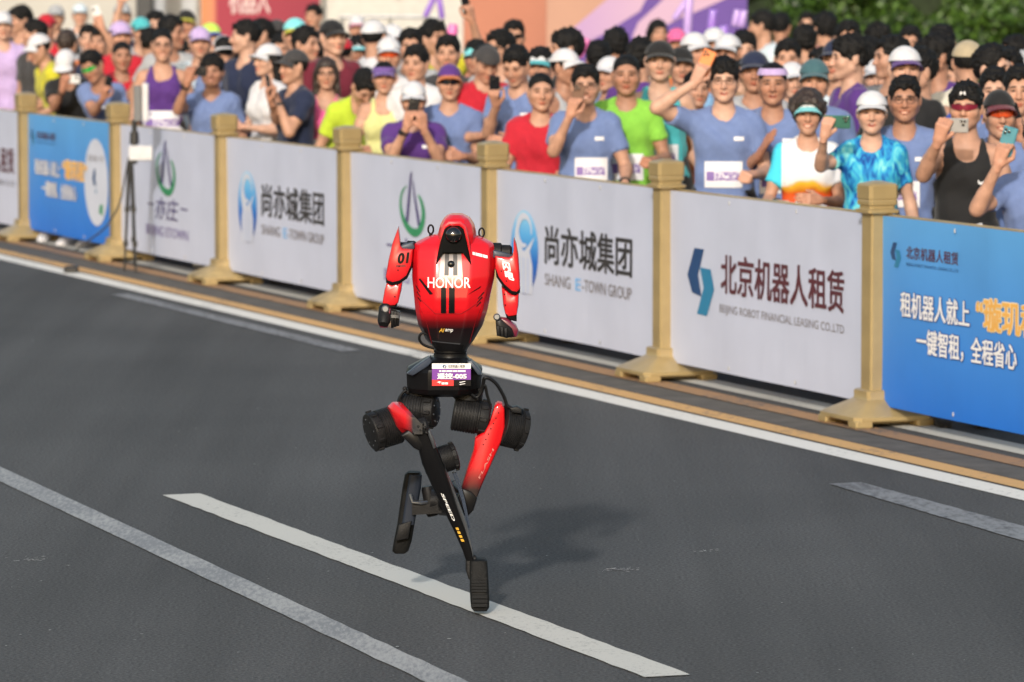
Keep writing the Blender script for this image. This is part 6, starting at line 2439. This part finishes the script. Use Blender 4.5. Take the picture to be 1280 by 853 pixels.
stick_at(858, 60, 862, -8, 36, M_STICKL, .035, 'lilac inflatable stick standing tallest before the backdrop')
stick_at(842, 26, 868, -12, 37, M_STICKL, .03, 'lilac inflatable stick slanting across the backdrop')
stick_at(888, 48, 892, 12, 33, M_STICKP, .035, 'purple inflatable stick above the white cap')
stick_at(908, 64, 904, 32, 31, M_STICKP, .035, 'purple inflatable stick beside the full black hair')
stick_at(918, 34, 922, 12, 37, M_STICKL, .03, 'first of two short lilac sticks at the backdrop edge')
stick_at(926, 35, 931, 13, 37, M_STICKL, .03, 'second of two short lilac sticks, nearer the hedge')
stick_at(563, 56, 567, 30, 36.5, M_STICKK, .045, 'pink inflatable stick raised by the yellow shirt')
stick_at(838, 56, 845, 38, 36, M_STICKK, .035, 'pink inflatable stick right of the clapping person')
stick_at(531, 22, 546, -10, 45, M_STICKP, .03, 'purple inflatable stick slanting up to the right, above the yellow shirt')
stick_at(548, -8, 553, 24, 45, M_STICKP, .03, 'purple inflatable stick upright, above the yellow shirt')
stick_at(724, 72, 734, 48, 36, M_STICKK, .03, 'pink inflatable stick by the person in black profile')

# ------------------------------------------------------------------ tripod with antenna in front of the far boards
tp = at_z(163, 341)
tri = empty('tripod', tp, (0, 0, 0), 'slim black tripod with white box and grey antenna before the barrier', 'tripod')
M_TB = mat('black_tube', (.016, .016, .017), .4, var=.15)


def tl(x, y, dy=0.0):
    return at_y(x, y, tp.y + dy) - tp


for (x, y, dy) in ((155.5, 340, -.05), (170, 341, -.12), (168, 333, .28)):
    mb = MB()
    a, b = tl(164.5 if x > 160 else 162, 198), tl(x, y, dy)
    b.z = max(b.z, 0.004)
    mb.tube([a, a.lerp(b, .45)], .013, 10)
    mb.tube([a.lerp(b, .44), a.lerp(b, .75)], .010, 10)
    mb.tube([a.lerp(b, .74), b], .008, 10)
    lg = mb.build('leg', M_TB, tri)
    for f_ in (.45, .75):
        c = a.lerp(b, f_)
        mb = MB()
        mb.box((-.017, -.017, -.02), (.017, .017, .02), Matrix.Translation(c), bev=.004)
        mb.build('clamp', M_TB, lg)
mb = MB()
mb.tube([tl(168, 205), tl(168, 150)], [.02, .018], 12)
mb.tube([tl(168, 180), tl(168, 165)], [.034, .030], 12)
mb.build('column', M_TB, tri)
mb = MB()
mb.box((tl(160, 0).x, -.05, tl(0, 201).z), (tl(190, 0).x, .03, tl(0, 182).z), bev=.008)
mb.build('white_box', mat('white_plastic', (.58, .58, .60), .5), tri)
mb = MB()
mb.box((tl(166.5, 0).x, -.04, tl(0, 152).z), (tl(176.5, 0).x, .0, tl(0, 107).z), bev=.006)
mb.build('antenna_panel', mat('grey_plastic', (.14, .145, .15), .5), tri)
mb = MB()
mb.box((tl(177.2, 0).x, -.035, tl(0, 152).z), (tl(184.8, 0).x, .02, tl(0, 104).z), bev=.006)
mb.build('antenna_cover', MATS['white_plastic'], tri)
mb = MB()
mb.box((tl(232, 0).x, .0, 0), (tl(238, 0).x, .03, tl(0, 122).z), bev=.005)
pb = mb.build('white_rod', MATS['white_plastic'])
pb.location = tp + Vector((0, .9, 0))
setp(pb, 'white rod standing behind the board by purple top', 'rod')
mb = MB()
cab = [tl(161, 196), tl(155, 230, -.02), tl(148, 258, -.05), tl(132, 284, -.06), tl(112, 300, -.05), tl(92, 315, -.05)]
cab[-1].z = max(.012 - tp.z, cab[-1].z)
P = cab
fine = []
for i in range(len(P) - 1):
    p0, p1, p2, p3 = P[max(i - 1, 0)], P[i], P[i + 1], P[min(i + 2, len(P) - 1)]
    for k in range(6):
        t = k / 6
        fine.append(.5 * ((2 * p1) + (p2 - p0) * t + (2 * p0 - 5 * p1 + 4 * p2 - p3) * t * t + (3 * p1 - p0 - 3 * p2 + p3) * t ** 3))
fine.append(P[-1])
mb.tube(fine, .006, 8)
mb.build('cable', M_TB, tri)
mb = MB()
q = tl(89, 322, -.05)
mb.box((q.x - .05, q.y - .04, .002), (q.x + .05, q.y + .04, .05), bev=.01)
mb.build('power_block', M_TB, tri)

# ------------------------------------------------------------------ what stands behind the crowd
def wall_box(name, x0, x1, y1, D, depth, m, label, cat='wall', zt=None, group=None, parent=None):
    """upright block whose front face spans picture columns x0..x1 at distance D; y1 = picture row of its top"""
    a, b = at_y(x0, 100, D), at_y(x1, 100, D)
    top = zt if zt else at_y(x0, y1, D).z
    mb = MB()
    mb.box((a.x, D, 0), (b.x, D + depth, top), bev=.03)
    o = mb.build(name, m, parent)
    if label:
        setp(o, label, cat, group)
    return o


M_CREAM = mat('cream_render', (.46, .45, .42), .8, var=.08, scale=1.5, bump=.2, bscale=30)
M_TERRA = mat('terracotta_render', (.46, .19, .125), .85, var=.07, scale=1.2, bump=.2, bscale=25)
M_PILLAR = mat('dark_pillar_paint', (.05, .052, .055), .6, var=.1)
wall_box('cream_wall', -120, 172, 0, 62, .4, M_CREAM, 'long cream rendered wall behind the far left crowd', 'wall', 4.5)
pl = empty('dark_pillar', at_y(182, 100, 61.5) * 1.0, label='dark grey pillar at the end of the cream wall', cat='pillar')
pl.location.z = 0
mb = MB()
mb.box((-.11, -.11, 0), (.11, .11, 4.4), bev=.02)
mb.build('shaft', M_PILLAR, pl)
mb = MB()
mb.box((-.16, -.16, 0), (.16, .16, .25), bev=.02)
mb.build('base', M_PILLAR, pl)
wall_box('grey_panel', 190, 256, 0, 63, .1, mat('pale_grey_sheet', (.52, .53, .54), .5, var=.05), 'pale grey hoarding panel between pillar and red banner', 'hoarding', 4.2)
# red banner with white lettering on a frame
rb = empty('event_banner', (0, 60, 0), label='crimson banner with white characters behind the crowd', cat='banner')
M_CRIM = ramp_mat('crimson_banner_print', 0, [(at_y(250, 0, 60).x, (.50, .20, .07)), (at_y(266, 0, 60).x, (.55, .20, .10)), (at_y(272, 0, 60).x, (.30, .018, .045)), (at_y(421, 0, 60).x, (.26, .015, .042))], .6)
x0, x1 = at_y(251, 0, 60).x, at_y(421, 0, 60).x
mb = MB()
mb.box((x0, 0, .6), (x1, .04, 3.4), bev=.01)
mb.build('sheet', M_CRIM, rb)
for k, (tx, a, b, c, d) in enumerate((('机器人', 287, 337, -24, 17),)):
    mb = MB()
    text_into(mb, tx, lambda s, t: at_y(a + (b - a) * s, d + (c - d) * t, 59.995) - Vector((0, 60, 0)), .02)
    mb.build('lettering', mat('faded_white_print', (.62, .50, .50), .6), rb, smooth=None)
for xx in (x0 - .04, x1 + .04):
    mb = MB()
    mb.tube([(xx, .02, 0), (xx, .02, 3.45)], .03, 10)
    mb.build('pole', M_STEEL, rb)
cp = wall_box('cream_pillar', 422, 441, 0, 59, .25, M_CREAM, 'cream pillar at the right end of the crimson banner', 'pillar', 4.4)
# grey-white tent and its rail
tn = empty('tent', (at_y(495, 0, 58).x, 58, 0), label='white tent with grey roof flap behind a rail', cat='tent')
mb = MB()
hw_ = 1.0
mb.loft([[(-hw_, -.05, 2.6), (hw_, -.05, 2.6), (hw_, 2.4, 2.6), (-hw_, 2.4, 2.6)], [(-hw_, 0, 2.65), (hw_, 0, 2.65), (hw_, 2.4, 2.65), (-hw_, 2.4, 2.65)], [(-.05, 1.15, 3.4), (.05, 1.15, 3.4), (.05, 1.25, 3.4), (-.05, 1.25, 3.4)]])
mb.build('roof', mat('tent_canvas', (.58, .56, .52), .8, var=.06, bump=.1, bscale=8), tn)
mb = MB()
mb.box((-hw_, .0, 0), (hw_, .03, 2.6))
mb.build('front_sheet', MATS['tent_canvas'], tn)
for sx in (-1, 1):
    mb = MB()
    mb.tube([(sx * (hw_ - .04), -.06, 0), (sx * (hw_ - .04), -.06, 2.6)], .035, 8)
    mb.build('pole', M_STEEL, tn)
mb = MB()
mb.loft([[(-.20, -.03, 1.80), (.05, -.03, 1.62), (.10, -.03, 2.5), (-.45, -.03, 2.5)], [(-.20, -.01, 1.80), (.05, -.01, 1.62), (.10, -.01, 2.5), (-.45, -.01, 2.5)]])
mb.build('flap', mat('grey_canvas', (.26, .26, .27), .8, var=.06), tn)
rl = empty('rail', (at_y(497, 0, 56).x, 56, 0), label='thin grey rail across the front of the white tent', cat='railing')
mb = MB()
mb.tube([(-.75, 0, 1.42), (.6, 0, 1.42)], .022, 8)
mb.build('bar', M_STEEL, rl)
for xx in (-.7, -.1, .5):
    mb = MB()
    mb.tube([(xx, 0, 0), (xx, 0, 1.42)], .02, 8)
    mb.build('upright', M_STEEL, rl)
wall_box('terracotta_wall', 579, 690, 0, 52, .5, M_TERRA, 'terracotta rendered wall behind the red shirts', 'wall', 4.6)

# printed backdrop: lilac and purple bands on peach
bk = empty('event_backdrop', (0, 50, 0), label='purple and lilac event backdrop with peach corner behind the crowd', cat='backdrop')
M_PEACH = mat('peach_print', (.45, .25, .18), .65, var=.04, scale=2)
M_LAV = ramp_mat('lilac_print_fade', 0, [(at_y(715, 0, 50).x, (.40, .25, .47)), (at_y(800, 0, 50).x, (.48, .32, .46)), (at_y(900, 0, 50).x, (.50, .33, .46))], .6)
M_PUR = mat('deep_purple_print', (.10, .045, .27), .6, var=.06, scale=2)
a, b = at_y(683, 0, 50).x, at_y(934, 0, 50).x
mb = MB()
mb.box((a, 0, .5), (b, .08, 3.4), bev=.01)
mb.build('sheet', M_PEACH, bk)


def bkpoly(pts, m, lay):
    mb = MB()
    v = [at_y(x, y, 50 - .004 * lay) - Vector((0, 50, 0)) for x, y in pts]
    mb.add(v, [tuple(range(len(v)))])
    mb.build('printed_band', m, bk, smooth=None)


bkpoly([(934, -60), (934, 120), (700, 120), (735, 50), (800, -60)], M_PUR, 1)
bkpoly([(716, 36), (800, -36), (812, -10), (800, 14), (752, 44), (728, 56), (716, 90), (690, 90)], M_LAV, 2)
bkpoly([(791, 44), (798, 28), (820, 8), (858, -30), (950, -30), (906, -1), (870, 15), (846, 25), (824, 36), (806, 60), (792, 62)], M_LAV, 2)
for xx in (a + .05, (a + b) / 2, b - .05):
    mb = MB()
    mb.box((xx - .03, .081, 0), (xx + .03, .14, 3.3))
    mb.build('prop', M_STEEL, bk)

# hedge: clipped mass of small leaves on stems
M_LEAF = []
for k, c in enumerate(((.032, .075, .009), (.048, .105, .012), (.068, .135, .018), (.022, .05, .009))):
    m = mat('leaf_green_%s' % 'abcd'[k], c, .5, var=.3, scale=6)
    m.node_tree.nodes['Principled BSDF'].inputs['Transmission Weight'].default_value = 0
    M_LEAF.append(m)
hx0, hx1 = at_y(925, 0, 54).x, at_y(1420, 0, 54).x
hedge = empty('hedge', ((hx0 + hx1) / 2, 55, 0), label='tall dense green hedge behind the crowd on the right', cat='hedge')
r_ = np.random.RandomState(3)
nl = 26000
W_ = (hx1 - hx0) / 2
px = r_.uniform(-W_, W_, nl)
pz_ = r_.uniform(.15, 3.3, nl)
cl = .32 * np.sin(px * 3.1 + 1.2 * np.sin(pz_ * 2.3)) * np.sin(pz_ * 2.9 + 1.3 * np.sin(px * 1.7)) + .18 * np.sin(px * 7.3 + pz_ * 3) * np.sin(pz_ * 6.7 - px * 2)
py = -.6 + cl + np.abs(r_.normal(0, .16, nl))
n3 = r_.normal(size=(nl, 3)) + np.array((0, -.9, .5))
n3 /= np.linalg.norm(n3, axis=1)[:, None]
t3 = np.cross(n3, r_.normal(size=(nl, 3)))
t3 /= np.linalg.norm(t3, axis=1)[:, None]
b3 = np.cross(n3, t3)
L_ = r_.uniform(.035, .075, nl)[:, None]
c3 = np.stack([px, py, pz_], 1)
V4 = np.stack([c3 - t3 * L_, c3 - b3 * L_ * .5 + n3 * .004, c3 + t3 * L_, c3 + b3 * L_ * .5 + n3 * .004], 1)
sel = r_.randint(0, 4, nl)
for k in range(4):
    v = V4[sel == k].reshape(-1, 3)
    me = np_mesh('foliage', v, np.arange(len(v)).reshape(-1, 4), smooth=False)
    o = link('foliage', me, M_LEAF[k], hedge)
mb = MB()
mb.box((-W_, -.35, .1), (W_, .6, 3.1), bev=.1)
mb.build('inner_twigs', mat('dark_twigs', (.018, .03, .010), .9, var=.4, scale=12, bump=.6, bscale=20), hedge)
for k in range(9):
    xx = -W_ + (k + .5) * 2 * W_ / 9
    mb = MB()
    mb.tube([(xx, 0, 0), (xx + .03, .02, .5), (xx - .02, 0, 1.2)], [.05, .04, .03], 8)
    mb.build('stem', mat('bark', (.06, .045, .03), .9, var=.3), hedge)
